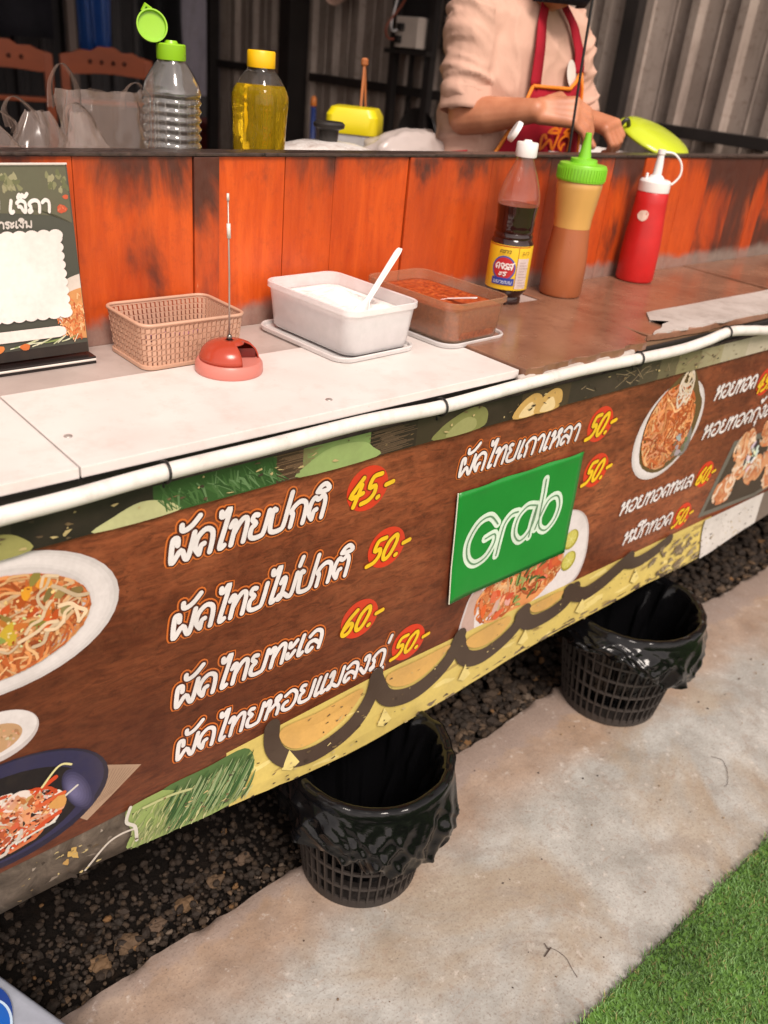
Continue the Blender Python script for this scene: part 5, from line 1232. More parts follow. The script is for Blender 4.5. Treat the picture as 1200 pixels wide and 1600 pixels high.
# plastic carrier bags
BAGC = see_through('carrier_film', srgb(206, 178, 162), 0.22, 0.16, 1.3)
def carrier_bag(c, w, h, dep, seed, handles, lean, label, puff=1.0):
    m = MB(); nu, nv = 64, 30; rs_ = random.Random(seed); rows = []
    for j in range(nv+1):
        v_ = j/nv; row = []
        ww = w*(1-0.80*max(0, v_-0.30)/0.70*puff); dd = dep*(1-v_**1.6)+0.006
        for i in range(nu):
            a = 2*pi*i/nu; k = 1+0.22*fbm(2*cos(a)+seed, 2*sin(a), v_*3)+0.07*abs(fbm(3*cos(a)+seed, 3*sin(a), v_*5, 2))
            x = ww/2*cos(a)*k; y = dd/2*sin(a)*k
            row.append((c[0]+x+lean*v_*h, c[1]+y, c[2]+v_*h*(1+0.03*fbm(1.5*cos(a), seed*1.3, 1.5*sin(a)))))
        rows.append(row)
    m.grid(rows, closed_u=True); m.face([i for i in range(nu)][::-1])
    for (hx, hh, tilt) in handles:
        b = Vector((c[0]+lean*h*0.9+hx, c[1], c[2]+h*0.86)); w2 = w*0.14
        pts = crom([b+Vector((-w2, 0, 0)), b+Vector((-w2*.8+tilt*hh*.6, .006, hh*.6)), b+Vector((tilt*hh, .003, hh)), b+Vector((w2*.8+tilt*hh*.7, -.006, hh*.55)), b+Vector((w2, 0, 0))], 5)
        rr = []
        for i, q in enumerate(pts):
            q = Vector(q); s_ = 0.010*(1-0.5*sin(pi*i/(len(pts)-1)))
            rr.append([q+Vector((-s_*.3, -s_, 0)), q+Vector((s_*.5, 0, s_*.3)), q+Vector((-s_*.3, s_, 0))])
        m.grid(rr)
    o = m.build('carrier_bag', BAGC, None, smooth=True); return tag(o, label, 'plastic bag', 'plastic bags by the clear bottle')
carrier_bag((0.425, 1.30, SZ), 0.20, 0.160, 0.10, 3, [(0.02, 0.03, 0.1)], 0.0, 'low crumpled clear plastic bag at the far left of the rail')
carrier_bag((0.525, 1.33, SZ), 0.16, 0.165, 0.09, 5, [(-0.018, 0.04, -0.3)], -0.05, 'clear plastic bag with one drooping handle between the other bags')
carrier_bag((0.585, 1.275, SZ), 0.13, 0.170, 0.07, 8, [(0.0, 0.035, -0.2)], -0.18, 'pointed clear plastic bag in front, leaning left with a folded handle')
carrier_bag((0.648, 1.40, SZ), 0.15, 0.19, 0.07, 13, [(-0.060, 0.06, 0.0), (0.055, 0.04, 0.05)], 0.0, 'tall upright clear carrier bag beside the clear bottle, both handles up', 0.15)
# enamel pot with white lid and black knob
pot = empty('enamel_pot', (1.105, 1.42, SZ), 'white enamel pot lid with brown marks and a black knob', 'pot')
ENA = tile_material('white_enamel', srgb(214, 206, 200), srgb(228, 222, 218), srgb(120, 72, 48), 0.25, 0.7)
m = MB(); m.lathe([(0.085, 0.001), (0.098, 0.006), (0.10, 0.09), (0.103, 0.094)], (1.105, 1.42, SZ), 40, True, False); m.build('pot_body', ENA, pot, smooth=True)
m = MB(); m.lathe([(0.106, 0.094), (0.107, 0.098), (0.095, 0.108), (0.06, 0.118), (0.02, 0.122), (0.005, 0.1225)], (1.105, 1.42, SZ), 40); m.build('lid', ENA, pot, smooth=True)
m = MB(); m.lathe([(0.017, 0.121), (0.018, 0.128), (0.019, 0.142), (0.029, 0.146), (0.030, 0.152), (0.026, 0.156), (0.008, 0.157)], (1.105, 1.42, SZ), 28); m.build('knob', plain('black_bakelite', srgb(44, 40, 38), 0.35, 0.2, 40), pot, auto=40)
# container with yellow lid
yc = empty('lidded_container', (1.43, 1.72, SZ), 'frosted square container with a bright yellow lid', 'container')
m = MB(); loft(m, [(0.10, 0.10, 0.02, 0.001), (0.108, 0.108, 0.02, 0.006), (0.116, 0.116, 0.02, 0.105)], (1.43, 1.74, SZ), 0.72, True, True); m.build('bowl', FROST, yc, auto=35)
m = MB(); loft(m, [(0.122, 0.122, 0.02, 0.104), (0.124, 0.124, 0.02, 0.107), (0.122, 0.122, 0.02, 0.142), (0.104, 0.104, 0.02, 0.158), (0.100, 0.100, 0.02, 0.159)], (1.43, 1.74, SZ), 0.72, True, True); m.build('lid', plain('yellow_lid', srgb(214, 196, 22), 0.35, 0.1, 30), yc, auto=30)
m = MB(); m.bar((1.475, 1.78, SZ+0.001), (1.497, 1.80, 1.235), 0.006, 0.004, bev=.001); m.bar((1.512, 1.78, SZ+0.001), (1.500, 1.803, 1.235), 0.006, 0.004, bev=.001); m.lathe([(0.006, 0), (0.009, 0.004), (0.009, 0.014), (0.005, 0.018)], (1.4985, 1.802, 1.226), 12)
tag(m.build('wooden_tongs', plain('bamboo', srgb(176, 104, 56), 0.6, 0.2, 60)), 'thin wooden tongs standing behind the yellow lidded container', 'tongs')
# knotted white bag
m = MB(); bm = bmesh.new(); bmesh.ops.create_icosphere(bm, subdivisions=4, radius=1)
for q in bm.verts:
    k = 1+0.16*fbm(q.co.x*1.6, q.co.y*1.6, q.co.z*1.6)+0.16*abs(fbm(q.co.x*3.2, q.co.y*3.2, q.co.z*3.2, 3)); q.co = Vector((q.co.x*0.115*k, q.co.y*0.07*k, max(-0.06, q.co.z*0.068*k)))
bm.verts.index_update(); m.add([(1.475+q.co.x, 1.60+q.co.y, SZ+0.0605+q.co.z) for q in bm.verts], [[q.index for q in f.verts] for f in bm.faces]); bm.free()
tag(m.build('tied_bag', see_through('white_film', srgb(222, 208, 202), 0.95, 0.25, 0.8), smooth=True), 'rounded white plastic bag lying left of the cook', 'plastic bag')
# round white pan and the lime green plate lid being held over it
m = MB(); m.lathe([(0.08, 0.001), (0.12, 0.01), (0.148, 0.085), (0.155, 0.11), (0.153, 0.113), (0.144, 0.085), (0.115, 0.02), (0.01, 0.016)], (1.875, 1.42, SZ), 44)
tag(m.build('white_basin', ENA, smooth=True), 'wide white basin in front of the cook behind the squeeze bottles', 'basin')
gc = Vector((1.968, 1.270, 1.138)); zx = Vector((0.06, -0.42, 1.0)).normalized(); xx_ = Vector((1, -0.30, -0.22)); xx_ = (xx_-zx*xx_.dot(zx)).normalized(); yx_ = zx.cross(xx_); MG = Matrix((xx_, yx_, zx)).transposed()
gl_ = empty('plate_lid', gc-Vector((0, 0, .02)), 'glossy lime green round lid tilted in the hand of the cook', 'lid')
tmp = MB(); tmp.lathe([(0.02, 0.002), (0.075, 0.004), (0.092, -0.006), (0.096, -0.008), (0.097, -0.003), (0.092, 0.002), (0.078, 0.013), (0.05, 0.020), (0.01, 0.021)], (0, 0, 0), 48)
m = MB(); m.add([gc+MG@Vector(q) for q in tmp.v], tmp.f); recalc(m.build('shell', plain('lime_lid', srgb(184, 198, 44), 0.15, 0.08, 20), gl_, smooth=True))
m = MB(); m.tube([gc+MG@Vector(q) for q in crom([(-0.088, 0.004, 0.008), (-0.105, 0.0, 0.02), (-0.112, 0.0, 0.0), (-0.10, -0.004, -0.03), (-0.09, -.004, -.05)], 5)], 0.005, 8); m.build('handle', plain('black_bakelite', (.03, .03, .03)), gl_, smooth=True)
m = MB(); m.tube(crom([(1.600, 1.245, 2.6), (1.606, 1.247, 1.6), (1.613, 1.25, 1.3), (1.622, 1.25, 1.10), (1.623, 1.252, 0.983)], 8), 0.0028, 8)
tag(m.build('hanging_wire', TIE, smooth=True), 'thin dark wire hanging straight down in front of the cook', 'wire')

# ================================================================== FAR BACKGROUND
# steel rack on the side wall, socket box, price board, frying pan, hanging basket
rk = empty('wall_rack', (3.08, 3.35, 0), 'narrow black steel rack fixed to the corrugated wall', 'rack')
for a, b in (((3.08, 3.24, 0.0), (3.08, 3.24, 2.6)), ((3.08, 3.49, 0.9), (3.08, 3.49, 2.0))): m = MB(); m.bar(a, b, 0.035, 0.035); m.build('upright', BLACK_STEEL, rk)
for zz in (1.26, 1.62): m = MB(); m.bar((3.06, 3.22, zz), (3.06, 3.51, zz), 0.06, 0.02); m.build('crossbar', BLACK_STEEL, rk)
m = MB(); m.box((3.10, 3.37, 1.5), (0.02, 0.25, 0.46)); m.build('back_plate', plain('rack_plate', srgb(30, 26, 26), 0.6, 0.3, 30), rk)
sk = empty('socket_box', (3.05, 3.365, 1.285), 'white electric socket box with plugs on the wall rack', 'socket box')
m = MB(); m.box((3.055, 3.36, 1.34), (0.06, 0.15, 0.125), bev=0.006); m.build('box', plain('ivory_box', srgb(206, 190, 178), 0.45, 0.1, 40), sk)
for dy, dz in ((0.03, 0.02), (0.045, -0.03)):
    m = MB(); m.box((3.018, 3.36+dy, 1.34+dz), (0.03, 0.035, 0.03), bev=0.006); m.build('plug', TIE, sk)
m = MB(); m.tube(crom([(3.02, 3.39, 1.36), (3.0, 3.42, 1.34), (3.02, 3.46, 1.38), (3.05, 3.44, 1.55), (3.06, 3.40, 1.7)], 6), 0.005, 6); m.build('cord', WHP, sk, smooth=True)
m = MB(); m.tube(crom([(3.02, 3.405, 1.31), (2.99, 3.44, 1.31), (3.0, 3.47, 1.36), (3.04, 3.42, 1.45), (3.05, 3.32, 1.6)], 6), 0.005, 6); m.build('cord', plain('red_cord', srgb(150, 80, 60), .5), sk, smooth=True)
pbd = empty('price_board', (3.12, 3.10, 1.30), 'black board with rows of small white writing on the wall left of the cook', 'board')
m = MB(); m.box((3.12, 3.09, 1.60), (0.012, 0.27, 0.62), bev=0.002); m.build('panel', plain('board_black', srgb(38, 30, 28), 0.6, 0.2, 30), pbd)
def WB(u, v_, off): return (3.1138-off, 3.09-u, 1.60+v_)
l = Print(WB, 0.0006, 0.00004); rw = random.Random(31)
for r_ in range(9):
    for s_ in text_strokes(''.join(rw.choice('กดทยปมลหอนจร') for _ in range(9)), -0.11, 0.26-0.058*r_, 0.022, 0.06+0.05*rw.random(), 0.1, 3): l.stroke(s_, 0.004, srgb(160, 140, 132))
l.build('lettering', INK, pbd)
fpn = empty('frying_pan', (3.04, 3.27, 0.84), 'black frying pan hanging on the corrugated wall left of the cook', 'pan')
tmp = MB(); tmp.lathe([(0.02, 0.0), (0.11, 0.0), (0.135, 0.045), (0.138, 0.046), (0.115, 0.004), (0.02, 0.004)], (0, 0, 0), 40); Rx = Matrix.Rotation(radians(90), 3, 'Y')
m = MB(); m.add([Vector((3.11, 3.27, 0.90))+Matrix.Rotation(radians(-90), 3, 'Y')@Vector(q) for q in tmp.v], tmp.f); recalc(m.build('pan', plain('iron', srgb(36, 31, 31), 0.5, 0.3, 40), fpn, smooth=True))
m = MB(); m.bar((3.085, 3.262, 1.02), (3.07, 3.25, 1.25), 0.03, 0.012, bev=0.004); m.build('handle', plain('iron', (.02, .02, .02)), fpn)
hb = empty('hanging_basket', (3.05, 3.88, 1.43), 'pale woven basket hanging high on the corrugated wall', 'basket')
ax = Vector((-0.75, -0.45, -0.5)).normalized(); q1 = ax.orthogonal().normalized(); q2 = ax.cross(q1); hc = Vector((3.02, 3.88, 1.50))
PALE = plain('pale_cane', srgb(196, 160, 142), 0.6, 0.2, 60)
for k_, (r_, d_) in enumerate(((0.045, 0.09), (0.052, 0.06), (0.058, 0.03), (0.066, 0.0), (0.072, -0.03))):
    m = MB(); m.tube([hc+ax*(d_-.03)+(q1*cos(2*pi*i/28)+q2*sin(2*pi*i/28))*r_ for i in range(28)], 0.007, 6, closed=True); m.build('hoop', PALE, hb, smooth=True)
for i in range(18):
    a = 2*pi*i/18; v_ = q1*cos(a)+q2*sin(a); m = MB(); m.bar(hc+ax*0.06+v_*0.045, hc+ax*-0.06+v_*0.072, 0.011, 0.004); m.build('stave', PALE, hb)
m = MB(); m.lathe([(0.044, 0), (0.044, 0.004)], (0, 0, 0), 24); m.v = [tuple(hc+ax*(0.055+q[2])+q1*q[0]+q2*q[1]) for q in m.v]; m.build('base', PALE, hb)
# blue broom handle
br = empty('broom', (2.47, 3.3, 0), 'blue broom handle with an orange tip leaning by the dark door post', 'broom')
m = MB(); m.tube([(2.50, 3.3, 0.10), (2.477, 3.3, 1.02)], 0.012, 10); m.build('handle', plain('blue_plastic', srgb(28, 48, 104), 0.4, 0.2, 30), br, smooth=True)
m = MB(); m.lathe([(0.012, 0), (0.014, 0.004), (0.013, 0.03), (0.006, 0.04)], (2.477, 3.3, 1.02), 12); m.build('tip', plain('orange_tip', srgb(196, 110, 40), 0.4), br, smooth=True)
m = MB(); m.box((2.505, 3.3, 0.05), (0.28, 0.05, 0.12), bev=0.01); m.build('brush', plain('bristle', srgb(60, 60, 70), 0.8, 0.3, 90), br)
# carved wooden chairs
CH_W = plain('chair_wood', srgb(186, 88, 40), 0.4, 0.3, 9, stretch=(1, 1, 3))
def chair(c, rot, label):
    e = empty('wooden_chair', (c[0], c[1], 0), label, 'chair', 'wooden chairs at the back')
    def P(x, y, z): return (c[0]+x*cos(rot)-y*sin(rot), c[1]+x*sin(rot)+y*cos(rot), z)
    W = 0.44
    for s_ in (-1, 1):
        m = MB(); m.bar(P(s_*W/2, 0.0, -0.01), P(s_*W/2, 0.03, 1.08), 0.045, 0.032, bev=0.004); m.build('back_post', CH_W, e)
        m = MB(); m.bar(P(s_*W/2, -0.40, -0.01), P(s_*W/2, -0.40, 0.44), 0.04, 0.04, bev=0.004); m.build('leg', CH_W, e)
    m = MB(); top = [(-W/2-.02, 1.085), (-W/2+.05, 1.10), (-.14, 1.115), (-.08, 1.112), (-.04, 1.135), (.04, 1.135), (.08, 1.112), (.14, 1.115), (W/2-.05, 1.10), (W/2+.02, 1.085)]
    rows = []
    for y, k in ((-0.012, 0), (-0.012, 1), (0.018, 1), (0.018, 0)): rows.append([P(x, y+0.03, (z if k else 1.0+0.006*cos(x*14))) for x, z in top])
    m.grid(rows, closed_v=True); m.build('crest_rail', CH_W, e)
    for x in (-0.09, -0.03, 0.03, 0.09): m = MB(); m.sphere(P(x, 0.012, 1.06), 0.011, 10, 6); m.build('carved_knob', plain('dark_wood', srgb(88, 36, 18), .5), e, smooth=True)
    m = MB(); m.bar(P(-W/2, 0.02, 0.865), P(W/2, 0.02, 0.865), 0.075, 0.022, bev=0.003); m.build('middle_rail', CH_W, e)
    m = MB(); m.bar(P(-W/2, 0.01, 0.62), P(W/2, 0.01, 0.62), 0.06, 0.022, bev=0.003); m.build('lower_rail', CH_W, e)
    m = MB(); m.box(P(0, -0.2, 0.455), (W+.03, 0.44, 0.03), rot=rot, bev=0.006); m.build('seat', CH_W, e)
chair((1.80, 5.02), -0.25, 'carved reddish wooden chair at the far left edge of the picture')
chair((2.33, 4.95), -0.25, 'carved reddish wooden chair just left of the clear bottle')
# cloths and sheet hung at the back
def hung_cloth(name, x0, x1, y, z0, z1, mat, label, cat, fold=0.02, seed=0, taper=0.0):
    m = MB(); rows = []
    for j in range(13):
        t = j/12; row = []
        for i in range(41):
            u = i/40; x = x0+(x1-x0)*(u+taper*(u-.5)*(t-1)); row.append((x, y+fold*sin(u*14+seed+0.8*sin(t*3))+fold*.6*fbm(u*4+seed, t*2), z0+(z1-z0)*t))
        rows.append(row)
    m.grid(rows); o = m.build(name, mat, None, smooth=True); modifier(o, 'SOLIDIFY', thickness=0.004); return tag(o, label, cat)
hung_cloth('blue_tarp', 2.84, 3.13, 6.5, 1.02, 2.5, plain('blue_tarp', srgb(52, 104, 196), 0.4, 0.35, 6), 'bright blue tarpaulin hanging behind the wooden chairs', 'tarpaulin', 0.03, 1, 0.25)
m = MB(); m.bar((2.79, 6.45, -0.01), (2.775, 6.45, 2.7), 0.055, 0.055, bev=.004); tag(m.build('pale_post', plain('pale_post', srgb(140, 122, 114), .6, .2, 20)), 'pale upright post beside the blue tarpaulin', 'post')
hung_cloth('dark_coat', 3.02, 3.36, 6.0, 0.80, 2.3, plain('black_cloth', srgb(20, 18, 22), 0.9, 0.3, 30), 'black garment hanging behind the lime flip cap', 'coat', 0.05, 4)
hung_cloth('navy_cloth', 1.35, 2.62, 6.3, 1.12, 2.3, plain('navy_cloth', srgb(30, 27, 36), 0.9, 0.3, 30), 'dark navy cloth hanging above the leftmost wooden chair', 'cloth', 0.05, 7)
m = MB(); m.box((3.50, 6.0, 1.50), (0.36, 0.02, 1.30), rot=-0.1, bev=0.004); tag(m.build('grey_panel', tin_material('blue_grey_sheet', srgb(120, 114, 128), srgb(140, 132, 142), 0.3)), 'smooth bluish grey metal panel between the clear and oil bottles', 'panel')
cr = empty('cooler_box', (3.55, 5.9, 0), 'dark red cooler box standing behind the clear bottle', 'cooler box')
m = MB(); m.box((3.55, 5.9, 0.32), (0.30, 0.4, 0.66), bev=0.02); m.build('tub', plain('deep_red', srgb(110, 20, 16), 0.45, 0.2, 20), cr); m = MB(); m.box((3.55, 5.9, 0.675), (0.32, 0.42, 0.05), bev=0.012); m.build('lid', plain('dull_red', srgb(120, 34, 28), 0.45, 0.2, 20), cr)
for (x, y, w, h, lab) in ((1.55, 6.9, 0.5, 0.62, 'tall pale box on the floor behind the leftmost chair'), (2.15, 6.95, 0.35, 0.55, 'narrow grey box on the floor behind the chairs')):
    m = MB(); m.box((x, y, h/2+0.35), (w, 0.3, h), bev=0.006); m.box((x, y, 0.17), (w*.9, 0.28, 0.36)); tag(m.build('storage_box', plain('pale_card', srgb(128, 116, 108), .8, .2, 10)), lab, 'box')

# ================================================================== LITTER AND SMALL THINGS ON THE GROUND
wb = empty('water_pack', (0.11, 0.73, 0.0), 'wrapped pack of water with a blue oval label at the bottom left corner', 'water pack')
FILM = see_through('shrink_film', srgb(206, 212, 226), 0.75, 0.12, 1.0)
WC, WR = (0.120, 0.727), -1.225
def wpt(x, y, z): return (WC[0]+x*cos(WR)-y*sin(WR), WC[1]+x*sin(WR)+y*cos(WR), z)
def wtop(x, y): return 0.150+0.004*fbm(x*25, y*25, 2)+0.0025*abs(fbm(x*60, y*60, 5))
m = MB(); rows = []
ol = rrect(0.26, 0.165, 0.03, 6)
for j in range(9):
    t = j/8; k = 1-.05*t**3
    rows.append([wpt(x*k*(1+.03*fbm(i*.7, j*.6)), y*k*(1+.03*fbm(i*.5, j*.9, 4)), 0.002+0.140*t) for i, (x, y) in enumerate(ol)])
for q in range(1, 14):
    s_ = 0.95*(1-q/13); rows.append([wpt(x*s_, y*s_, wtop(x*s_, y*s_)) for x, y in ol])
m.grid(rows, closed_u=True); m.build('film', FILM, wb, smooth=True)
for dx, dy in ((-.08, -.04), (0, -.04), (.08, -.04), (-.08, .04), (0, .04), (.08, .04)):
    m = MB(); m.lathe([(0.026, 0.003), (0.032, 0.006), (0.032, 0.10), (0.024, 0.118), (0.013, 0.126), (0.013, 0.137)], wpt(dx, dy, 0.002), 20); m.build('bottle', see_through('pale_water', srgb(206, 220, 236), .3, .08, 1), wb, smooth=True)
def WF(u, v_, off): return (0.128+u, 0.750+v_, 0.1575+off)
l = Print(WF, 0.0, 0.0001)
l.ellipse(0, .012, .036, .050, srgb(20, 62, 140), -0.35); l.ellipse(0.001, 0.0, .031, .040, srgb(190, 214, 236), -0.35); l.ellipse(0.0, 0.0, .029, .038, srgb(16, 92, 184), -0.35); l.ellipse(0.002, -.018, .018, .014, srgb(30, 150, 214), -0.35)
for s_ in text_strokes('นวล', 0, 0, .012, .034, .2): l.stroke([(-.006+p[0]*.36-p[1]*.93, .022-p[0]*.93-p[1]*.36) for p in s_], .003, srgb(214, 228, 240))
l.build('label', INK, wb)
# hairs, twigs and crumbs on the concrete
HAIR = plain('dark_fibre', srgb(66, 48, 40), .7, .2, 60)
for pts, r, lab in ((((1.535, .525), (1.545, .505), (1.525, .482), (1.492, .462), (1.478, .462)), .00045, 'long curled dark hair on the concrete right of the farther basket'),
                    (((.892, .448), (.902, .438), (.905, .418), (.898, .400), (.893, .385)), .0004, 'thin dark hair on the concrete next to the grass edge')):
    m = MB(); m.tube(crom([(x, y, .0022) for x, y in pts], 6), r, 5); tag(m.build('hair', HAIR, None, smooth=True), lab, 'hair')
m = MB(); m.tube([(.878, .440, .003), (.899, .444, .004)], .001, 6); m.tube([(.893, .442, .0035), (.896, .456, .003)], .0006, 6)
tag(m.build('twig', HAIR), 'small forked brown twig on the concrete near the grass', 'twig')
rc_ = random.Random(17); m = MB()
for _ in range(90):
    x = rc_.uniform(.3, 2.0); y = rc_.uniform(.36, .80); k = rc_.uniform(.0006, .0022)
    m.col = rc_.choice([(0.10, .06, .04), (.2, .13, .08), (.06, .05, .045), (.3, .2, .1)]); stone(m, (x, y, .0015+k*.4), k, rc_)
tag(m.build('crumbs', STONEM), 'tiny dark crumbs and grit scattered over the concrete', 'grit', kind='stuff')

# ================================================================== THE COOK
SKIN = NT('skin'); _v = SKIN.pos(); _n = SKIN.noise(_v, 60, 4)
SKIN.base(SKIN.mix(SKIN.noise(_v, 22, 5), srgb(150, 86, 58), srgb(206, 142, 108))); SKIN.set(rough=0.45, spec=0.4); SKIN.b.inputs['Subsurface Weight'].default_value = 0.08; SKIN.b.inputs['Subsurface Radius'].default_value = (0.01, 0.004, 0.002)
SKIN.bump(_n, 0.1, 0.001); SKIN = SKIN.m
def cloth(name, c1, c2):
    t = NT(name); v = t.pos(); n1 = t.noise(t.pos((1, 1, .5)), 9, 4, .5, 1.0); n2 = t.noise(v, 400, 2)
    t.base(t.mix(t.noise(v, 7, 4), c1, c2)); t.set(rough=.85, spec=.2); t.bump(t.math('ADD', n1, t.math('MULTIPLY', n2, .03)), .35, .02); return t.m
def capsule(mb, a, b, ra, rb, n=16):
    a, b = Vector(a), Vector(b); mb.sphere(a, ra, n, 10); mb.sphere(b, rb, n, 10); mb.tube([a, b], [ra, rb], n)
def chain(mb, pts, rads):
    for (p0, p1), (r0_, r1_) in zip(zip(pts, pts[1:]), zip(rads, rads[1:])): capsule(mb, p0, p1, r0_, r1_)
def ellip_stack(mb, secs, n=40):
    """secs: (cx, cy, z, rx, ry)"""
    rows = [[(cx+rx*cos(2*pi*i/n), cy+ry*sin(2*pi*i/n), z) for i in range(n)] for cx, cy, z, rx, ry in secs]
    o = len(mb.v); mb.grid(rows, closed_u=True); mb.face([o+i for i in range(n)][::-1]); mb.face([o+(len(secs)-1)*n+i for i in range(n)])
def fold_shirt(o):
    """bake the union of torso and sleeves, then push soft creases into the cloth"""
    dg = bpy.context.evaluated_depsgraph_get(); me = bpy.data.meshes.new_from_object(o.evaluated_get(dg)); o.modifiers.clear(); o.data = me
    inv = Vector(cook.location); nrm = [v.normal.copy() for v in me.vertices]
    for v, n_ in zip(me.vertices, nrm):
        p = v.co
        side = p.x-CX; arm = max(0.0, min(1.0, (abs(side)-.14)/.04))
        q = Vector((p.x*7+p.z*3.5, p.y*7, p.z*2.6-side*6)) if arm < .5 else Vector((p.x*5, p.y*5+p.z*4, p.z*15-abs(side)*9))
        r1 = 1-min(1, abs(noise.noise(q))*2.4); r2 = 1-min(1, abs(noise.noise(q*2.1+Vector((3, 7, 1))))*2.2)
        v.co = p+n_*(.011*r1*r1+.005*r2*r2-.005)
    me.polygons.foreach_set('use_smooth', [True]*len(me.polygons)); me.update()
cook = empty('person', (1.745, 1.55, 0), 'cook in a beige T-shirt, red apron and dark face mask lifting a lime lid', 'person')
CX, CY = 1.748, 1.545
Rsh, Rel, Rwr = (1.592, 1.545, 1.335), (1.562, 1.512, 1.148), (1.604, 1.345, 1.180)
Lsh, Lel, Lwr = (1.905, 1.545, 1.335), (1.955, 1.500, 1.150), (1.800, 1.372, 1.172)
b = MB()
ellip_stack(b, [(CX, CY, .80, .14, .10), (CX, CY, .95, .155, .11), (CX, CY, 1.10, .145, .10), (CX, CY, 1.25, .155, .10), (CX, CY, 1.34, .14, .085), (CX, CY-.005, 1.39, .07, .06)])
HD = -.048                                               # the head is bowed over the pan
chain(b, [(CX, CY-.01, 1.36), (CX-.005, CY-.04, 1.41), (CX-.008, CY-.06, 1.46)], [.06, .052, .05])
b.sphere((CX-.01, CY-.085, 1.535+HD), .1, 24, 16, (.74, .90, 1.10)); b.sphere((CX-.01, CY-.11, 1.475+HD), .05, 16, 12, (1, .9, .8))      # skull, jaw
b.sphere((CX-.01, CY-.178, 1.525+HD), .014, 10, 8, (.8, 1.1, 1.2))
for s_ in (-1, 1): b.sphere((CX-.01+s_*.074, CY-.075, 1.53+HD), .022, 10, 8, (.4, .8, 1.3))
for s_, sh, el, wr in ((-1, Rsh, Rel, Rwr), (1, Lsh, Lel, Lwr)):
    mid = Vector(sh).lerp(Vector(el), .45); fm = Vector(el).lerp(Vector(wr), .35)
    chain(b, [sh, mid, el], [.052, .046, .038]); chain(b, [el, fm, wr], [.038, .039, .025])
    chain(b, [(CX+s_*.085, CY, .86), (CX+s_*.095, CY-.005, .48), (CX+s_*.10, CY+.01, .09)], [.085, .056, .038]); chain(b, [(CX+s_*.10, CY+.02, .035), (CX+s_*.11, CY-.13, .025)], [.038, .030])
def hand(mb, wr, d, down, side, curl, spread, thumb):
    """palm and five bent fingers; d = pointing direction, down = curl direction, side = across the knuckles towards the little finger"""
    wr, d, dn, sd = Vector(wr), Vector(d).normalized(), Vector(down).normalized(), Vector(side).normalized()
    kn = wr+d*.085
    for k in (-1.2, -.4, .4, 1.2): capsule(mb, wr+sd*k*.011+d*.012, kn+sd*k*.019, .017, .0135, 10)
    for k, L_ in zip((-1.2, -.4, .4, 1.2), (.9, 1.0, .95, .75)):
        p0 = kn+sd*k*.0205; a1 = curl; d1 = (d*cos(a1)+dn*sin(a1)+sd*k*spread); p1 = p0+d1.normalized()*.040*L_
        d2 = d*cos(a1*2.1)+dn*sin(a1*2.1); p2 = p1+d2*.026*L_; d3 = d*cos(a1*2.9)+dn*sin(a1*2.9); p3 = p2+d3*.018*L_
        chain(mb, [p0, p1, p2, p3], [.0098, .0082, .0075, .0064])
    t0 = wr+d*.028-sd*.022; t1 = t0+(-sd*.9+d*.6+dn*.5).normalized()*.036; t2 = t1+(d*.8+dn*thumb-sd*.1).normalized()*.032
    chain(mb, [t0, t1, t2], [.0145, .011, .0085])
hand(b, Rwr, (.72, -.62, .05), (.1, .1, -1), (-.35, -.35, -.75), .55, .10, .6)
hand(b, Lwr, (.05, -.80, -.12), (.45, .1, -.9), (.75, .1, .2), .95, .05, .7)
o = b.build('body', SKIN, cook, smooth=True); modifier(o, 'REMESH', mode='VOXEL', voxel_size=.0036, use_smooth_shade=True); modifier(o, 'SMOOTH', factor=.5, iterations=3)
# T-shirt with loose short sleeves
b = MB(); SEC = [(CX-.004, CY+.006, .86, .188, .138), (CX-.006, CY+.006, 1.0, .192, .142), (CX-.004, CY+.004, 1.12, .186, .138), (CX, CY, 1.22, .180, .130), (CX, CY, 1.30, .178, .115), (CX, CY, 1.355, .150, .092), (CX, CY-.002, 1.392, .085, .072), (CX, CY-.006, 1.405, .066, .06)]
ellip_stack(b, SEC)
for s_, sh, el in ((-1, Rsh, Rel), (1, Lsh, Lel)):
    e_ = Vector(sh).lerp(Vector(el), .74); chain(b, [(CX+s_*.09, CY, 1.345), sh, Vector(sh).lerp(Vector(el), .45), e_+Vector((s_*.003, 0, 0))], [.062, .066, .061, .055])
MATS_SHIRT = cloth('beige_jersey', srgb(188, 148, 130), srgb(204, 166, 148))
o = b.build('t_shirt', MATS_SHIRT, cook, smooth=True); modifier(o, 'REMESH', mode='VOXEL', voxel_size=.0055, use_smooth_shade=True); modifier(o, 'SMOOTH', factor=.5, iterations=5)
fold_shirt(o)
# sleeve hems
for s_, sh, el in ((-1, Rsh, Rel), (1, Lsh, Lel)):
    d_ = (Vector(el)-Vector(sh)).normalized(); e_ = Vector(sh).lerp(Vector(el), .82); q1_ = d_.orthogonal().normalized(); q2_ = d_.cross(q1_); m = MB()
    m.grid([[e_+d_*k*1.0+(q1_*cos(2*pi*i/36)+q2_*sin(2*pi*i/36))*(r_+.003*sin(5*2*pi*i/36+1)) for i in range(36)] for k, r_ in ((-.03, .055), (-.01, .057), (.014, .058), (.024, .058), (.024, .055), (.0, .052))], closed_u=True)
    m.build('sleeve_hem', MATS_SHIRT, cook, smooth=True)
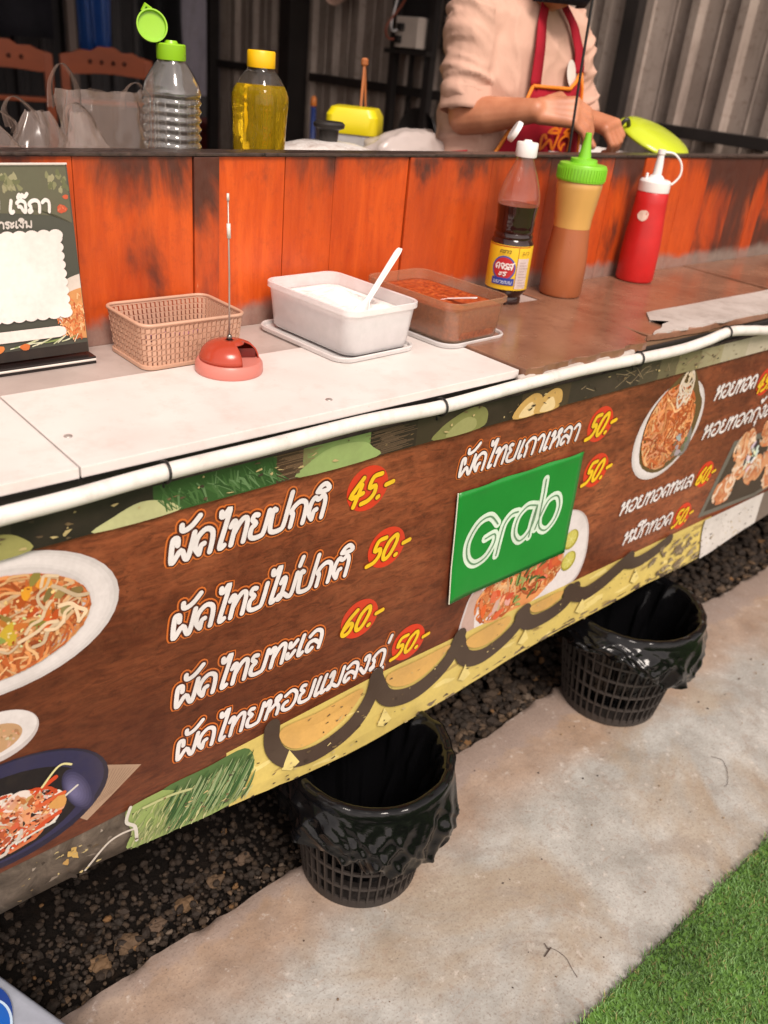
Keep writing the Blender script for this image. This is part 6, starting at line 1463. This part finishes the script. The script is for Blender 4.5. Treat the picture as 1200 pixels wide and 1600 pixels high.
# trousers
b = MB(); ellip_stack(b, [(CX, CY, .78, .160, .118), (CX, CY, .90, .168, .122), (CX, CY, .95, .165, .12)])
for s_ in (-1, 1): chain(b, [(CX+s_*.085, CY, .84), (CX+s_*.095, CY, .48), (CX+s_*.10, CY+.01, .11)], [.098, .074, .062])
o = b.build('trousers', cloth('dark_denim', srgb(30, 30, 40), srgb(44, 44, 56)), cook, smooth=True); modifier(o, 'REMESH', mode='VOXEL', voxel_size=.009, use_smooth_shade=True); modifier(o, 'SMOOTH', factor=.5, iterations=6)
# apron
def torso(th, z, off):
    for s0, s1 in zip(SEC, SEC[1:]):
        if s0[2] <= z <= s1[2]:
            k = (z-s0[2])/(s1[2]-s0[2]); cx, cy, rx, ry = [s0[i]+(s1[i]-s0[i])*k for i in (0, 1, 3, 4)]; break
    else: cx, cy, _, rx, ry = SEC[0] if z < SEC[0][2] else SEC[-1]
    return Vector((cx+(rx+off)*sin(th), cy-(ry+off)*cos(th), z))
APR = cloth('red_apron', srgb(140, 18, 34), srgb(164, 30, 46)); ORP = plain('orange_piping', srgb(220, 124, 24), .6, .1, 60)
rows = []; L_, R2 = [], []
for j in range(25):
    t = j/24; z = .62+(1.225-.62)*t; hw = 1.15 if t < .62 else 1.15-(.70)*((t-.62)/.38)**.7; row = []
    for i in range(31):
        u = i/30*2-1; zz = z+(.034*max(0, u-.35)/.65 if j == 24 else .034*max(0, u-.35)/.65*t**4); row.append(torso(u*hw+.0, min(zz, 1.39), .017+.005*fbm(u*3, t*5)+(.02*(1-t))))
    rows.append(row); L_.append(row[0]); R2.append(row[-1])
m = MB(); m.grid(rows); o = m.build('apron', APR, cook, smooth=True); modifier(o, 'SOLIDIFY', thickness=.003)
for pts in (L_, R2, rows[-1]):
    m = MB(); m.tube([Vector(q)+Vector((0, -.002, 0)) for q in pts], .0042, 7); m.build('piping', ORP, o, smooth=True)
for th0, th1, zt in ((-.40, -.36, 1.225), (.42, .46, 1.258)):
    pr_ = []
    for i in range(15):
        t = i/14; z = zt+(1.40-zt)*t; c_ = torso(th0+(.12 if th0 < 0 else -.02)*t, min(z, 1.401), .016); w = Vector((1, 0, 0))*(.017-.004*t)
        pr_.append([c_-w, c_, c_+w])
    m = MB(); m.grid(pr_); q = m.build('strap', APR, cook, smooth=True); modifier(q, 'SOLIDIFY', thickness=.003)
m = MB(); pr_ = []
for i in range(16):
    th = -1.15-1.0*i/15; c_ = torso(th, 1.07-.03*i/15, .014); pr_.append([c_+Vector((0, 0, .012)), c_-Vector((0, 0, .012))])
m.grid(pr_); q = m.build('waist_tie', APR, cook, smooth=True); modifier(q, 'SOLIDIFY', thickness=.003)
def AF(u, v_, off): return tuple(torso(u/.17, v_, .017+.012+off))
l = Print(AF, .0, .00003)
for s_ in text_strokes('พีดี', -.045, 1.096, .032, .045, .15): l.stroke(s_, .0062, srgb(226, 116, 24))
l.build('apron_lettering', INK, cook)
l = Print(lambda u, v_, off: tuple(torso(u/.17, v_, .012+off)), .0, .00003); l.ellipse(.042, 1.255, .019, .03, srgb(226, 216, 208), .2); l.build('shirt_badge', INK, cook)
# mask, hair, eyes
m = MB(); rows = []
for j in range(9):
    t = j/8; row = []
    for i in range(25):
        a = (i/24-.5)*2.5; z = 1.435+HD+.085*t; r_ = .078+.004*sin(pi*t); row.append((CX-.01+r_*sin(a)*1.02, CY-.085-(.096+.016*sin(pi*t)*max(0, cos(a)))*cos(a)+.02*(1-t)*(1-t), z))
    rows.append(row)
m.grid(rows); q = m.build('face_mask', cloth('mask_cloth', srgb(24, 24, 36), srgb(34, 34, 48)), cook, smooth=True); modifier(q, 'SOLIDIFY', thickness=.003)
m = MB(); m.sphere((CX-.01, CY-.072, 1.553+HD), .106, 28, 18, (.78, .93, 1.06)); hv = []
q = m.build('hair', plain('black_hair', srgb(22, 18, 18), .5, .3, 90, stretch=(1, 1, .2)), cook, smooth=True)
bm = bmesh.new(); bm.from_mesh(q.data)
bmesh.ops.delete(bm, geom=[v for v in bm.verts if v.co.y < CY-.105 and v.co.z < 1.595+HD or v.co.z < 1.49+HD], context='VERTS'); bm.to_mesh(q.data); bm.free(); modifier(q, 'SOLIDIFY', thickness=.006)
for s_ in (-1, 1):
    m = MB(); m.sphere((CX-.01+s_*.031, CY-.163, 1.545+HD), .0115, 12, 8); m.build('eye', plain('eye_dark', srgb(40, 28, 24), .2), cook, smooth=True)
